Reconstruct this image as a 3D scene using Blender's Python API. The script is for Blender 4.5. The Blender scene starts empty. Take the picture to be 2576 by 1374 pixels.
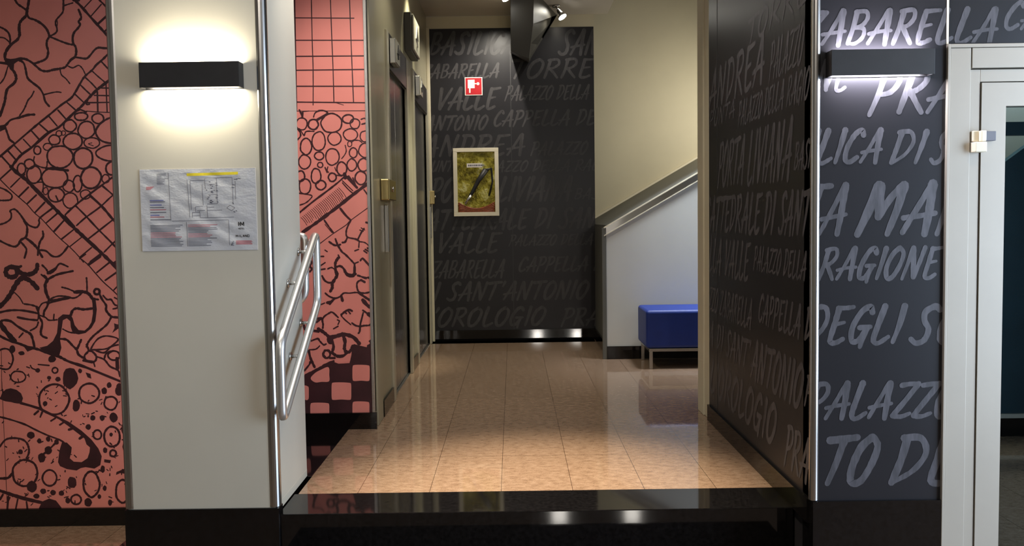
import bpy, math, random
from mathutils import Vector, Matrix
from mathutils.geometry import tessellate_polygon

# ------------------------------------------------------------------ camera, light, exposure
S = bpy.context.scene
COL = S.collection
F, PX, PY, VX, VY, ROLL = 2000.0, 1288.0, 655.0, 1290.0, 550.0, 0.0145
CAM = Vector((0, 0, 1.6))
_y = Vector((VX - PX, VY - PY, F)).normalized()
_x = Vector((math.cos(ROLL), -math.sin(ROLL), 0)); _x = (_x - _y * _x.dot(_y)).normalized()
_z = _x.cross(_y)
R = Matrix((_x, _y, _z))                      # camera (right, down, forward) -> world
cd = bpy.data.cameras.new('camera'); cam = bpy.data.objects.new('camera', cd); COL.objects.link(cam)
r_, u_, b_ = R @ Vector((1, 0, 0)), R @ Vector((0, -1, 0)), R @ Vector((0, 0, -1))
cam.matrix_world = Matrix(((r_.x, u_.x, b_.x, CAM.x), (r_.y, u_.y, b_.y, CAM.y), (r_.z, u_.z, b_.z, CAM.z), (0, 0, 0, 1)))
cd.sensor_width = 36; cd.lens = F / 2576 * 36; cd.shift_y = -(687 - PY) / 2576; cd.clip_start = 0.02
S.camera = cam

def ray(px, py): return R @ Vector((px - PX, py - PY, F))
def onZ(px, py, Z): r = ray(px, py); return CAM + r * ((Z - CAM.z) / r.z)
def onY(px, py, Y): r = ray(px, py); return CAM + r * (Y / r.y)
def onX(px, py, X): r = ray(px, py); return CAM + r * (X / r.x)

S.view_settings.view_transform = 'Standard'; S.view_settings.look = 'None'
S.view_settings.gamma = 1.0; S.view_settings.exposure = 0.32
S.view_settings.use_curve_mapping = False
S.cycles.max_bounces = 8; S.cycles.diffuse_bounces = 4; S.cycles.glossy_bounces = 4
S.cycles.sample_clamp_indirect = 4.0; S.cycles.use_denoising = True
S.cycles.caustics_reflective = False

W = bpy.data.worlds.new('world'); S.world = W; W.use_nodes = True
W.node_tree.nodes['Background'].inputs[0].default_value = (0.75, 0.85, 1, 1)
W.node_tree.nodes['Background'].inputs[1].default_value = 0.05

def area(name, loc, aim, w, h, power, color, spread=180):
    l = bpy.data.lights.new(name, 'AREA'); l.shape = 'RECTANGLE'; l.size = w; l.size_y = h
    l.energy = power; l.color = color; l.spread = math.radians(spread)
    o = bpy.data.objects.new(name, l); COL.objects.link(o); o.location = loc
    o.rotation_euler = (Vector(aim) - Vector(loc)).to_track_quat('-Z', 'Y').to_euler(); return o
def spot(name, loc, aim, power, color, cone=60, blend=.6, radius=.04):
    l = bpy.data.lights.new(name, 'SPOT'); l.energy = power; l.color = color
    l.spot_size = math.radians(cone); l.spot_blend = blend; l.shadow_soft_size = radius
    o = bpy.data.objects.new(name, l); COL.objects.link(o); o.location = loc
    o.rotation_euler = (Vector(aim) - Vector(loc)).to_track_quat('-Z', 'Y').to_euler(); return o

WARM, NEUT, COOL = (1, .86, .66), (1, .94, .85), (.62, .78, 1)
# ceiling downlights of the lower hall
spot('hall_downlight_or_fill', (0.1, 2.7, 3.37), (0.1, 2.98, 0.5), 1050, (1, .84, .62), 44, .9, .05)
spot('hall_downlight_or_fill', (-1.0, 1.0, 3.37), (-1.3, 2.9, 0.9), 34, NEUT, 90, .9, .08)
spot('hall_downlight_or_fill', (-2.4, 2.2, 3.37), (-2.6, 3.85, 0.1), 46, NEUT, 100, .9, .08)
spot('hall_downlight_or_fill', (-0.62, 3.2, 3.37), (-0.85, 4.1, 1.1), 95, NEUT, 80, .8, .06)
area('hall_fill', (0.0, -0.3, 3.36), (0, 0.3, 0), 2.4, 1.2, 26, NEUT)  # unseen broad fill, added for the hall's ambient light
# daylight through the glazed entrance right of and behind the camera
area('entrance_daylight', (3.85, 1.2, 1.5), (-0.9, 3.1, 1.2), 1.7, 2.4, 165, COOL)
# window at the far right of the bench room
area('bench_room_daylight', (2.25, 5.2, 2.1), (0.7, 6.0, 0.8), 0.8, 1.0, 6, (.6, .78, 1))
# corridor lamps and added fill spots
spot('hall_downlight_or_fill', (0.25, 3.3, 3.37), (1.04, 3.5, 0.9), 46, NEUT, 95, .9, .06)  # added spot that brightens the lettered side wall
spot('hall_downlight_or_fill', (2.2, 1.5, 3.37), (2.1, 2.76, 1.7), 40, WARM, 80, .9, .06)  # added spot that warms the top of the glazed door
spot('corridor_lamp_or_fill', (-0.58, 5.88, 3.36), (-0.72, 5.88, 0.5), 95, (1, .95, .7), 85, .9, .05)
spot('corridor_lamp_or_fill', (-0.35, 4.75, 3.36), (-0.75, 4.75, 1.4), 22, (1, .94, .75), 100, .9, .05)  # added spot that brightens the start of the lift wall
spot('corridor_lamp_or_fill', (-0.3, 5.7, 3.37), (-0.745, 5.88, 1.4), 170, (1, .95, .72), 26, .9, .04)  # second spot, added to brighten the strip between the lifts
spot('end_wall_lamp', (-0.10, 6.58, 3.37), (-0.2, 7.15, 1.2), 60, (1, .93, .8), 130, .8, .02)
area('bench_fill', (1.55, 5.72, 3.9), (1.5, 5.86, .9), .5, .4, 12, (.82, .9, 1), 45)  # unseen fill added overhead to brighten the bench top
spot('corridor_lamp_or_fill', (-0.1, 5.2, 3.37), (1.05, 6.12, 1.0), 46, (1, .93, .8), 70, .9, .05)  # added to brighten the white panel behind the bench
spot('hall_downlight_or_fill', (-2.2, 3.0, 3.37), (-2.25, 3.55, 0), 130, WARM, 40, .9, .06)  # added spot that lifts the dark floor at lower left
area('hall_wall_light', (0.53, -3.9, 2.1), (0.53, 0, 2.0), .17, .26, 5, NEUT, 120)
area('hall_wall_light', (1.44, -3.9, 2.1), (1.44, 0, 2.0), .17, .26, 5, NEUT, 120)
area('stairwell_light', (2.3, 6.9, 2.72), (.95, 8.0, 1.9), .8, .4, 15, (1, .93, .76))
area('vestibule_fill', (3.5, 5.76, 3.2), (3.5, 5.88, 2.4), 2.2, .12, 40, (.9, 1, .97))  # unseen strip added to light the white wall beyond the glass

# ------------------------------------------------------------------ materials
def mat(name, color, rough=.5, metal=0.0, spec=.5, coat=0.0, emit=None, estr=0):
    m = bpy.data.materials.new(name); m.use_nodes = True
    b = m.node_tree.nodes['Principled BSDF']
    b.inputs['Base Color'].default_value = (*color, 1); b.inputs['Roughness'].default_value = rough
    b.inputs['Metallic'].default_value = metal; b.inputs['Specular IOR Level'].default_value = spec
    b.inputs['Coat Weight'].default_value = coat
    if emit: b.inputs['Emission Color'].default_value = (*emit, 1); b.inputs['Emission Strength'].default_value = estr
    return m
def nodes(m): return m.node_tree.nodes, m.node_tree.links, m.node_tree.nodes['Principled BSDF']
def texco(m, scale=(1, 1, 1), rot=(0, 0, 0)):
    n, l, b = nodes(m); t = n.new('ShaderNodeTexCoord'); mp = n.new('ShaderNodeMapping')
    mp.inputs['Scale'].default_value = scale; mp.inputs['Rotation'].default_value = rot
    l.new(t.outputs['Object'], mp.inputs['Vector']); return mp.outputs['Vector']
def noise(m, vec, scale, detail=4, rough=.6):
    n, l, b = nodes(m); t = n.new('ShaderNodeTexNoise'); t.inputs['Scale'].default_value = scale
    t.inputs['Detail'].default_value = detail; t.inputs['Roughness'].default_value = rough
    l.new(vec, t.inputs['Vector']); return t.outputs['Fac']
def ramp(m, fac, stops):
    n, l, b = nodes(m); r = n.new('ShaderNodeValToRGB'); e = r.color_ramp.elements
    while len(e) < len(stops): e.new(.5)
    for k, (p, c) in enumerate(stops): e[k].position = p; e[k].color = (*c, 1)
    l.new(fac, r.inputs['Fac']); return r.outputs['Color']
def mix(m, a, b2, fac):
    n, l, b = nodes(m); x = n.new('ShaderNodeMix'); x.data_type = 'RGBA'
    for s, v in ((x.inputs['Factor'], fac), (x.inputs['A'], a), (x.inputs['B'], b2)):
        if isinstance(v, (int, float)): s.default_value = v
        elif isinstance(v, tuple): s.default_value = (*v, 1)
        else: l.new(v, s)
    return x.outputs['Result']
def bump(m, fac, strength, dist=.01):
    n, l, b = nodes(m); x = n.new('ShaderNodeBump'); x.inputs['Strength'].default_value = strength
    x.inputs['Distance'].default_value = dist; l.new(fac, x.inputs['Height']); l.new(x.outputs['Normal'], b.inputs['Normal'])
def setcol(m, c): n, l, b = nodes(m); l.new(c, b.inputs['Base Color'])

M = {}
def plain(key, c, vary, scale, **k):
    m = mat(key, c, **k); v = noise(m, texco(m), scale)
    setcol(m, ramp(m, v, [(.3, tuple(x * (1 - vary) for x in c)), (.7, tuple(min(1, x * (1 + vary)) for x in c))])); M[key] = m; return m
plain('white_laminate', (.56, .52, .43), .03, 2.5, rough=.32)
plain('cream_paint', (.60, .545, .40), .04, 2, rough=.6)
plain('ceiling_paint', (.50, .46, .40), .04, 1.5, rough=.75)
plain('pink_laminate', (.74, .25, .21), .05, 3, rough=.42)
plain('mural_ink', (.045, .012, .016), .25, 8, rough=.45)
plain('charcoal_laminate', (.0150, .0143, .0168), .10, 2, rough=.34, spec=.32)
plain('black_granite', (.0035, .0032, .0035), .5, 60, rough=.06)
plain('elevator_laminate', (.34, .31, .215), .06, 3, rough=.28)
plain('stair_grey', (.10, .098, .085), .06, 3, rough=.5)
plain('bench_white', (.55, .54, .50), .03, 2, rough=.45)
plain('teal_panel', (.006, .028, .04), .2, 3, rough=.4)
plain('door_aluminium', (.385, .345, .285), .03, 5, rough=.42, metal=.15)
plain('sconce_black', (.012, .011, .012), .2, 20, rough=.5)
plain('blue_vinyl', (.0015, .020, .17), .08, 12, rough=.48)
plain('wedge_grey', (.04, .037, .03), .05, 6, rough=.45)
plain('ivory_plastic', (.75, .68, .52), .03, 20, rough=.4)
plain('hinge_grey', (.13, .13, .15), .05, 30, rough=.5)
plain('sign_red', (.42, .008, .015), .08, 30, rough=.4)
plain('sign_white', (.78, .72, .66), .03, 30, rough=.45)
plain('text_black', (.02, .02, .022), .1, 30, rough=.5)
plain('text_grey', (.13, .13, .16), .1, 60, rough=.5)
plain('text_red', (.42, .13, .15), .1, 60, rough=.5)
plain('text_blue', (.13, .14, .38), .1, 60, rough=.5)
plain('marker_yellow', (.72, .58, .03), .1, 40, rough=.5)
plain('hose_red', (.24, .05, .012), .3, 60, rough=.45)
M['chrome'] = mat('chrome', (.46, .44, .42), .26, 1)
M['satin_steel'] = mat('satin_steel', (.62, .61, .59), .27, 1)
bump(M['satin_steel'], noise(M['satin_steel'], texco(M['satin_steel'], (1, 1, 60)), 8), .06)
M['frame_steel'] = mat('frame_steel', (.50, .465, .36), .32, .35)
M['rail_steel'] = mat('rail_steel', (.74, .73, .71), .34, .9)
M['brass'] = mat('brass', (.62, .49, .23), .25, 1)
bump(M['brass'], noise(M['brass'], texco(M['brass']), 40), .05)
m = M['door_steel'] = mat('door_steel', (.40, .39, .40), .27, 1)
bump(m, noise(m, texco(m, (1, 1, 40)), 12), .05, .004)
m = M['dark_steel'] = mat('dark_steel', (.075, .07, .08), .3, .8)
bump(m, noise(m, texco(m, (1, 1, 40)), 12), .05, .004)
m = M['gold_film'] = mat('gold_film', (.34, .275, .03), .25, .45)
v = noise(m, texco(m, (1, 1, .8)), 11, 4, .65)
setcol(m, ramp(m, v, [(.32, (.05, .04, .006)), (.42, (.24, .20, .02)), (.55, (.50, .44, .06)), (.66, (.80, .76, .34))])); bump(m, v, 1, .03)  # crumpled-foil glints and dark folds painted into the colour
m = M['clear_film'] = mat('clear_film', (.97, .95, .85), .06)
nodes(m)[2].inputs['Transmission Weight'].default_value = 1.0; nodes(m)[2].inputs['IOR'].default_value = 1.08
nodes(m)[2].inputs['Alpha'].default_value = .35
bump(m, noise(m, texco(m), 26, 3), .7, .02)
m = M['glass'] = mat('glass', (.45, .55, .58), .02)
nodes(m)[2].inputs['Transmission Weight'].default_value = 1.0; nodes(m)[2].inputs['IOR'].default_value = 1.12
M['lens'] = mat('lens', (1, 1, 1), .3, emit=(1, .97, .9), estr=30)
M['led'] = mat('led', (1, 1, 1), .3, emit=(1, .93, .78), estr=12)
M['led_cool'] = mat('led_cool', (1, 1, 1), .3, emit=(.9, .9, 1), estr=12)
m = M['lantern_face'] = mat('lantern_face', (.42, .40, .34), .3, .4)
# lettering: dry brush over the charcoal
m = M['lettering'] = mat('lettering', (.1, .1, .1), .45, spec=.38)
v = noise(m, texco(m, (26, 26, 5), (0, math.radians(16), 0)), 1.6, 3, .7)
setcol(m, ramp(m, v, [(.36, (.050, .048, .054)), (.62, (.085, .081, .092))]))
m = M['lettering_faint'] = mat('lettering_faint', (.06, .06, .06), .45, spec=.38)
v = noise(m, texco(m, (26, 26, 5), (0, math.radians(16), 0)), 1.6, 3, .7)
setcol(m, ramp(m, v, [(.36, (.034, .032, .034)), (.62, (.050, .047, .050))]))
# evacuation plan sleeve
m = M['plan_paper'] = mat('plan_paper', (.54, .54, .56), .16, coat=.6)
bump(m, noise(m, texco(m, (1, 1, 1.8)), 30, 3), .35, .005)
# granite floor: mottled beige-pink tiles 0.29 x 0.6
def granite(key, ox, oy):
    m = M[key] = mat(key, (.5, .35, .25), .045, spec=1.0)
    n, l, b = nodes(m); vec = texco(m)
    t = n.new('ShaderNodeMapping'); t.inputs['Location'].default_value = (ox, oy, 0); l.new(vec, t.inputs['Vector'])
    br = n.new('ShaderNodeTexBrick'); br.offset = 0; br.inputs['Scale'].default_value = 1
    br.inputs['Brick Width'].default_value = .29; br.inputs['Row Height'].default_value = 1.2
    br.inputs['Mortar Size'].default_value = .0012; br.inputs['Mortar Smooth'].default_value = .1
    br.inputs['Color1'].default_value = (1, 1, 1, 1); br.inputs['Color2'].default_value = (.93, .93, .93, 1); br.inputs['Mortar'].default_value = (.25, .22, .2, 1)
    l.new(t.outputs['Vector'], br.inputs['Vector'])
    sw = texco(m, (1, 1.6, 1), (0, 0, .5))
    a = ramp(m, noise(m, sw, 26, 6, .7), [(.32, (.16, .10, .065)), (.5, (.225, .149, .10)), (.68, (.28, .194, .138))])
    c = ramp(m, noise(m, vec, 170, 3, .6), [(.30, (.55, .5, .46)), (.42, (1, 1, 1)), (.75, (1.0, 1.0, 1.0))])
    d = n.new('ShaderNodeMix'); d.data_type = 'RGBA'; d.blend_type = 'MULTIPLY'; d.inputs['Factor'].default_value = 1
    l.new(a, d.inputs['A']); l.new(c, d.inputs['B'])
    e = n.new('ShaderNodeMix'); e.data_type = 'RGBA'; e.blend_type = 'MULTIPLY'; e.inputs['Factor'].default_value = 1
    l.new(d.outputs['Result'], e.inputs['A']); l.new(br.outputs['Color'], e.inputs['B'])
    l.new(e.outputs['Result'], b.inputs['Base Color'])
granite('granite', .063, -.04)

# ------------------------------------------------------------------ mesh helpers
class MB:
    def __init__(s): s.v = []; s.f = []; s.m = []; s.sm = []
    def add(s, vs, fs, mi=0, smooth=False):
        o = len(s.v); s.v += [tuple(p) for p in vs]
        for f in fs: s.f.append([o + i for i in f]); s.m.append(mi); s.sm.append(smooth)
    def box(s, x0, x1, y0, y1, z0, z1, mi=0):
        x0, x1 = sorted((x0, x1)); y0, y1 = sorted((y0, y1)); z0, z1 = sorted((z0, z1))
        s.add([(x0, y0, z0), (x1, y0, z0), (x1, y1, z0), (x0, y1, z0), (x0, y0, z1), (x1, y0, z1), (x1, y1, z1), (x0, y1, z1)],
              [(0, 3, 2, 1), (4, 5, 6, 7), (0, 1, 5, 4), (1, 2, 6, 5), (2, 3, 7, 6), (3, 0, 4, 7)], mi); return s
    def prism(s, pts, axis, a, b, mi=0):
        """pts: outline in the two remaining axes, extruded along axis from a to b."""
        def P(p, t): return (p[0], t, p[1]) if axis == 'y' else ((t, p[0], p[1]) if axis == 'x' else (p[0], p[1], t))
        n = len(pts); vs = [P(p, a) for p in pts] + [P(p, b) for p in pts]
        tri = tessellate_polygon([[Vector((p[0], p[1], 0)) for p in pts]])
        s.add(vs, [tuple(t) for t in tri] + [tuple(i + n for i in reversed(t)) for t in tri] + [(i, (i + 1) % n, (i + 1) % n + n, i + n) for i in range(n)], mi); return s
    def tube(s, path, r, seg=14, closed=False, mi=0, cap=True):
        path = [Vector(p) for p in path]; n = len(path); rings = []
        T = []
        for i in range(n):
            a = path[(i - 1) % n] if closed or i > 0 else path[i]; b = path[(i + 1) % n] if closed or i < n - 1 else path[i]
            T.append((b - a).normalized())
        N = T[0].orthogonal().normalized(); vs = []
        for i in range(n):
            N = (N - T[i] * N.dot(T[i])).normalized(); B = T[i].cross(N)
            rr = r[i] if isinstance(r, (list, tuple)) else r
            vs += [path[i] + (N * math.cos(2 * math.pi * k / seg) + B * math.sin(2 * math.pi * k / seg)) * rr for k in range(seg)]
        fs = []
        for i in range(n if closed else n - 1):
            j = (i + 1) % n; off = 0
            if closed and j == 0:   # best alignment of the last ring with the first
                off = min(range(seg), key=lambda q: (Vector(vs[i * seg]) - Vector(vs[q])).length)
            for k in range(seg): fs.append((i * seg + k, i * seg + (k + 1) % seg, j * seg + (k + 1 + off) % seg, j * seg + (k + off) % seg))
        if cap and not closed: fs += [tuple(reversed(range(seg))), tuple((n - 1) * seg + k for k in range(seg))]
        s.add(vs, fs, mi, True); return s
    def build(s, name, mats, parent=None, bevel=0, seg=2):
        me = bpy.data.meshes.new(name); me.from_pydata(s.v, [], s.f)
        for m in (mats if isinstance(mats, (list, tuple)) else [mats]): me.materials.append(M[m])
        me.polygons.foreach_set('material_index', s.m); me.polygons.foreach_set('use_smooth', s.sm); me.update()
        o = bpy.data.objects.new(name, me); COL.objects.link(o)
        if parent:
            o.parent = parent; o.matrix_parent_inverse = Matrix.Translation(-parent.location)
        if bevel:
            b = o.modifiers.new('bevel', 'BEVEL'); b.width = bevel; b.segments = seg; b.limit_method = 'ANGLE'
        return o
def box(name, m, x0, x1, y0, y1, z0, z1, parent=None, bevel=0, seg=2): return MB().box(x0, x1, y0, y1, z0, z1).build(name, m, parent, bevel, seg)
def thing(name, loc, label, cat, group=None, kind=None):
    o = bpy.data.objects.new(name, None); COL.objects.link(o); o.location = loc; o.empty_display_size = .1
    return tag(o, label, cat, group, kind)
def tag(o, label, cat, group=None, kind=None):
    o['label'] = label; o['category'] = cat
    if group: o['group'] = group
    if kind: o['kind'] = kind
    return o
def struct(o, label, cat): return tag(o, label, cat, None, 'structure')
def fillet(pts, r, closed=False, n=6):
    pts = [Vector(p) for p in pts]; out = []; N = len(pts)
    for i, p in enumerate(pts):
        if not closed and i in (0, N - 1): out.append(p); continue
        a, b = pts[i - 1] - p, pts[(i + 1) % N] - p; d = min(r, a.length * .45, b.length * .45)
        p0, p1 = p + a.normalized() * d, p + b.normalized() * d
        for k in range(n + 1):
            t = k / n; out.append(p0 * (1 - t) ** 2 + p * 2 * t * (1 - t) + p1 * t * t)
    return out

# ---- flat artwork on a wall (brush strokes cut to the panel's outline, part of the panel's mesh)
def clip(poly, x0, x1, y0, y1):
    for ax, lim, sg in ((0, x0, 1), (0, x1, -1), (1, y0, 1), (1, y1, -1)):
        out = []
        for i, p in enumerate(poly):
            q = poly[i - 1]; a, b = sg * (q[ax] - lim), sg * (p[ax] - lim)
            if (a >= 0) != (b >= 0):
                t = a / (a - b); out.append((q[0] + (p[0] - q[0]) * t, q[1] + (p[1] - q[1]) * t))
            if b >= 0: out.append(p)
        poly = out
        if len(poly) < 3: return None
    return poly
def smooth(pts, closed=False, step=.5):
    if len(pts) < 3 and not closed: return [tuple(p) for p in pts]
    n = len(pts); out = []
    for i in range(n if closed else n - 1):
        g = (lambda k: pts[k % n]) if closed else (lambda k: pts[min(max(k, 0), n - 1)])
        p0, p1, p2, p3 = g(i - 1), g(i), g(i + 1), g(i + 2)
        q = 5 if n < 30 else 3
        for k in range(q):
            t = k / q
            out.append(tuple(.5 * (2 * p1[c] + (p2[c] - p0[c]) * t + (2 * p0[c] - 5 * p1[c] + 4 * p2[c] - p3[c]) * t * t + (3 * p1[c] - p0[c] - 3 * p2[c] + p3[c]) * t ** 3) for c in (0, 1)))
    if not closed: out.append(tuple(pts[-1]))
    return out
class Art:
    """draws into a mesh builder on a plane: place(u, v, lift) -> point, rect = panel limits in (u, v)."""
    def __init__(s, mb, place, rect): s.mb, s.place, s.rect, s.k = mb, place, rect, 0
    def poly(s, pts, mi, lift):
        c = clip(pts, *s.rect)
        if c: s.mb.add([s.place(u, v, lift) for u, v in c], [tuple(range(len(c)))], mi)
    def fill(s, pts, mi, lift):
        s.k += 1; lift += 1.6e-5 * (s.k % 24)
        for t in tessellate_polygon([[Vector((p[0], p[1], 0)) for p in pts]]): s.poly([pts[i] for i in t], mi, lift)
    def ribbon(s, pts, w, mi=1, lift=.0006, closed=False, w1=None, rag=0.0, raw=False, rnd=random):
        p = [tuple(q) for q in pts] if raw else smooth(pts, closed)
        n = len(p)
        if n < 2: return
        s.k += 1; lift += 1.6e-5 * (s.k % 24)
        L, Rr = [], []
        for i in range(n):
            a = p[(i - 1) % n] if closed or i else p[i]; b = p[(i + 1) % n] if closed or i < n - 1 else p[i]
            dx, dy = b[0] - a[0], b[1] - a[1]; d = math.hypot(dx, dy) or 1e-9
            t = i / (n - 1); ww = w if w1 is None else w * (1 - t) + w1 * t
            h = ww / 2 * (1 + rnd.uniform(-rag, rag))
            L.append((p[i][0] - dy / d * h, p[i][1] + dx / d * h)); Rr.append((p[i][0] + dy / d * h, p[i][1] - dx / d * h))
        for i in range(n if closed else n - 1):
            j = (i + 1) % n; s.poly([L[i], L[j], Rr[j], Rr[i]], mi, lift + .5e-5 * i / n)
        if not closed:   # rounded ends
            for c, e, ww in ((p[0], p[1], w), (p[-1], p[-2], w1 if w1 is not None else w)):
                lift += .5e-5
                a0 = math.atan2(c[1] - e[1], c[0] - e[0])
                s.poly([(c[0] + math.cos(a0 + x) * ww * .5, c[1] + math.sin(a0 + x) * ww * .5) for x in (-1.57, -.8, 0, .8, 1.57)], mi, lift)

# brush capitals on a unit cell: (advance, strokes); a stroke = (width factor start, end, points)
G = {
 'A': (.70, [(.9, .75, [(.40, 1.0), (.22, .50), (.02, 0)]), (1.35, 1.0, [(.44, 1.0), (.50, .5), (.55, -.02)]), (.8, .7, [(-.04, .30), (.30, .36), (.66, .40)])]),
 'B': (.62, [(1.1, .9, [(.12, .98), (.10, .5), (.06, .02)]), (.95, .8, [(.08, .96), (.40, .98), (.50, .78), (.36, .56), (.12, .50)]), (.95, .7, [(.12, .52), (.46, .46), (.50, .20), (.28, .02), (.05, .04)])]),
 'C': (.58, [(1.2, 1.0, [(.54, .84), (.42, 1.0), (.22, .86), (.06, .45), (.10, .10), (.28, .0), (.50, .16)])]),
 'D': (.64, [(1.2, 1.0, [(.14, .96), (.12, .5), (.06, .02)]), (1.1, .7, [(.06, .98), (.40, .98), (.56, .66), (.42, .28), (.10, .03)])]),
 'E': (.56, [(1.15, .9, [(.12, .96), (.09, .5), (.10, .05), (.28, .0), (.48, .10)]), (1.0, .75, [(.10, .96), (.34, .97), (.56, 1.0)]), (.8, .6, [(.10, .50), (.40, .56)])]),
 'G': (.64, [(1.2, 1.0, [(.54, .84), (.42, 1.0), (.22, .86), (.06, .42), (.12, .05), (.34, .06), (.48, .34)]), (1.0, .8, [(.28, .42), (.60, .44)]), (1.1, .8, [(.50, .42), (.46, .14), (.44, -.12)])]),
 'I': (.26, [(1.35, .8, [(.16, 1.0), (.13, .5), (.08, 0)])]),
 'L': (.54, [(1.3, .8, [(.16, 1.0), (.10, .5), (.08, .08), (.24, -.02), (.52, .14)])]),
 'M': (.92, [(1.4, 1.0, [(.20, .98), (.14, .5), (.02, -.02)]), (1.3, 1.1, [(.24, .98), (.32, .60), (.38, .34)]), (.9, 1.1, [(.40, .36), (.56, .74), (.76, .99)]), (1.35, .8, [(.78, .98), (.76, .5), (.68, -.02)])]),
 'N': (.72, [(1.0, .8, [(.14, .96), (.10, .5), (.04, -.02)]), (1.3, 1.1, [(.16, .98), (.34, .45), (.46, .02)]), (1.1, .8, [(.62, 1.0), (.56, .5), (.48, .02)])]),
 'O': (.64, [(1.2, 1.0, [(.36, 1.0), (.14, .78), (.04, .36), (.14, .02), (.36, .06), (.54, .42), (.56, .80), (.38, 1.0)])]),
 'P': (.58, [(1.2, .7, [(.14, .96), (.11, .5), (.02, -.06)]), (1.0, .8, [(.04, .96), (.40, 1.0), (.52, .76), (.38, .50), (.10, .42)])]),
 'R': (.64, [(1.2, .9, [(.14, .96), (.11, .5), (.05, 0)]), (1.0, .85, [(.06, .96), (.42, 1.0), (.52, .76), (.36, .54), (.14, .48)]), (1.1, .9, [(.20, .50), (.38, .26), (.58, 0)])]),
 'S': (.58, [(1.2, 1.0, [(.56, .90), (.42, 1.0), (.20, .86), (.24, .60), (.40, .36), (.36, .08), (.16, 0), (.0, .10)])]),
 'T': (.60, [(1.25, 1.0, [(-.02, .94), (.30, .97), (.66, 1.0)]), (1.2, .8, [(.36, .94), (.30, .5), (.20, 0)])]),
 'U': (.66, [(1.2, 1.0, [(.14, 1.0), (.06, .4), (.14, .02), (.34, .06), (.48, .40)]), (1.1, .8, [(.60, 1.0), (.54, .5), (.48, .02)])]),
 'V': (.62, [(1.2, 1.0, [(.08, 1.0), (.16, .5), (.22, .02)]), (1.0, .7, [(.24, .02), (.44, .5), (.66, 1.0)])]),
 'Z': (.60, [(1.0, .9, [(.06, .93), (.32, .96), (.60, .97)]), (1.1, 1.0, [(.58, .96), (.30, .5), (.02, .05)]), (1.1, .7, [(.02, .05), (.28, .02), (.56, .10)])]),
 'H': (.70, [(1.1, .9, [(.14, 1), (.1, .5), (.04, 0)]), (1.1, .9, [(.62, 1), (.56, .5), (.5, 0)]), (.9, .8, [(.1, .46), (.56, .52)])]),
 "'": (.22, [(1.1, .6, [(.16, 1.02), (.10, .76)])]), ' ': (.36, []), '.': (.2, [(1.2, 1.0, [(.05, .05), (.1, .02)])]),
}
LR = random.Random(7)
def lettering(art, txt, u0, u1, v0, v1, mi=1, weight=.15, slant=.26):
    """writes txt between u0 and u1 (which may run backwards) with baseline v0 and cap line v1."""
    adv = sum(G[c][0] for c in txt) + .08 * (len(txt) - 1); h = v1 - v0; sgn = 1 if u1 > u0 else -1
    k = (abs(u1 - u0) - slant * h * .6) / adv; x = 0
    wt = weight * min(h, k * 1.15)
    for c in txt:
        a, st = G[c]
        for w0, w1, pts in st:
            q = [(u0 + sgn * ((x + px + LR.uniform(-.012, .012)) * k + slant * h * py), v0 + (py + LR.uniform(-.012, .012)) * h) for px, py in pts]
            art.ribbon(q, wt * w0, mi, .0006, w1=wt * w1, rag=.10, rnd=LR)
        x += a + .08

PF = .5                      # level of the raised landing above the hall floor
YB, YP, YC, YR, XE, XR = 7.15, 4.16, 2.93, 2.757, -.745, 1.045
CE = 3.4

# ------------------------------------------------------------------ the room
def slab(name, label, m, *b, cat='floor'): return struct(box(name, m, *b), label, cat)
slab('floor', 'brown granite floor of the lower hall', 'granite', -5, 6, -4, 8.2, -.1, 0)
mb = MB().box(-.883, 1.035, 3.161, YB + .1, .42, PF).box(1.035, 2.3, 4.2, 6.14, .42, PF).box(-.745, .72, 7.0, YB, .42, PF)
struct(mb.build('floor_landing', 'granite'), 'polished beige-pink granite tiles of the raised corridor', 'floor')
mb = MB().box(-.9, 1.04, 2.937, 3.161, .02, PF).box(-1.18, -.883, 3.385, 4.16, .02, PF)
for k in (1, 2): mb.box(-.9, 1.04, 2.937 - .3 * k, 2.937 - .3 * (k - 1), .002, PF - .1667 * k)
for k in (1, 2): mb.box(-1.18 - .3 * k, -1.18 - .3 * (k - 1), 3.39, 4.15, .002, PF - .1667 * k)
struct(mb.build('floor_steps', 'black_granite', bevel=.003), 'polished black granite steps and border edging the raised corridor', 'step')

ceil = MB().box(-5, 6, -4, 2.757, CE, CE + .1).box(-5, 1.2, 2.757, 4.3, CE, CE + .1).box(-1.4, .865, 4.3, YB, CE, CE + .25)
struct(ceil.build('ceiling', 'ceiling_paint'), 'pale painted ceiling', 'ceiling')
sw = MB().box(.6, 5, 4.2, 8.3, 4.7, 4.8)
struct(sw.build('ceiling_stairwell', 'ceiling_paint'), 'ceiling high above the stairwell', 'ceiling')

# hall shell behind the viewer
struct(box('wall_rear', 'cream_paint', -5, 6, -4.1, -4, 0, CE), 'hall wall behind the viewer', 'wall')
struct(box('wall_far_left', 'cream_paint', -5.1, -5, -4, YP, 0, CE), 'far left hall wall', 'wall')
hr = MB().box(4, 4.1, -4, -.3, 0, CE).box(4, 4.1, 2.1, 2.757, 0, CE).box(4, 4.1, -.3, 2.1, 2.75, CE)
struct(hr.build('wall_hall_right', 'cream_paint'), 'hall wall with the entrance opening', 'wall')

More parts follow.
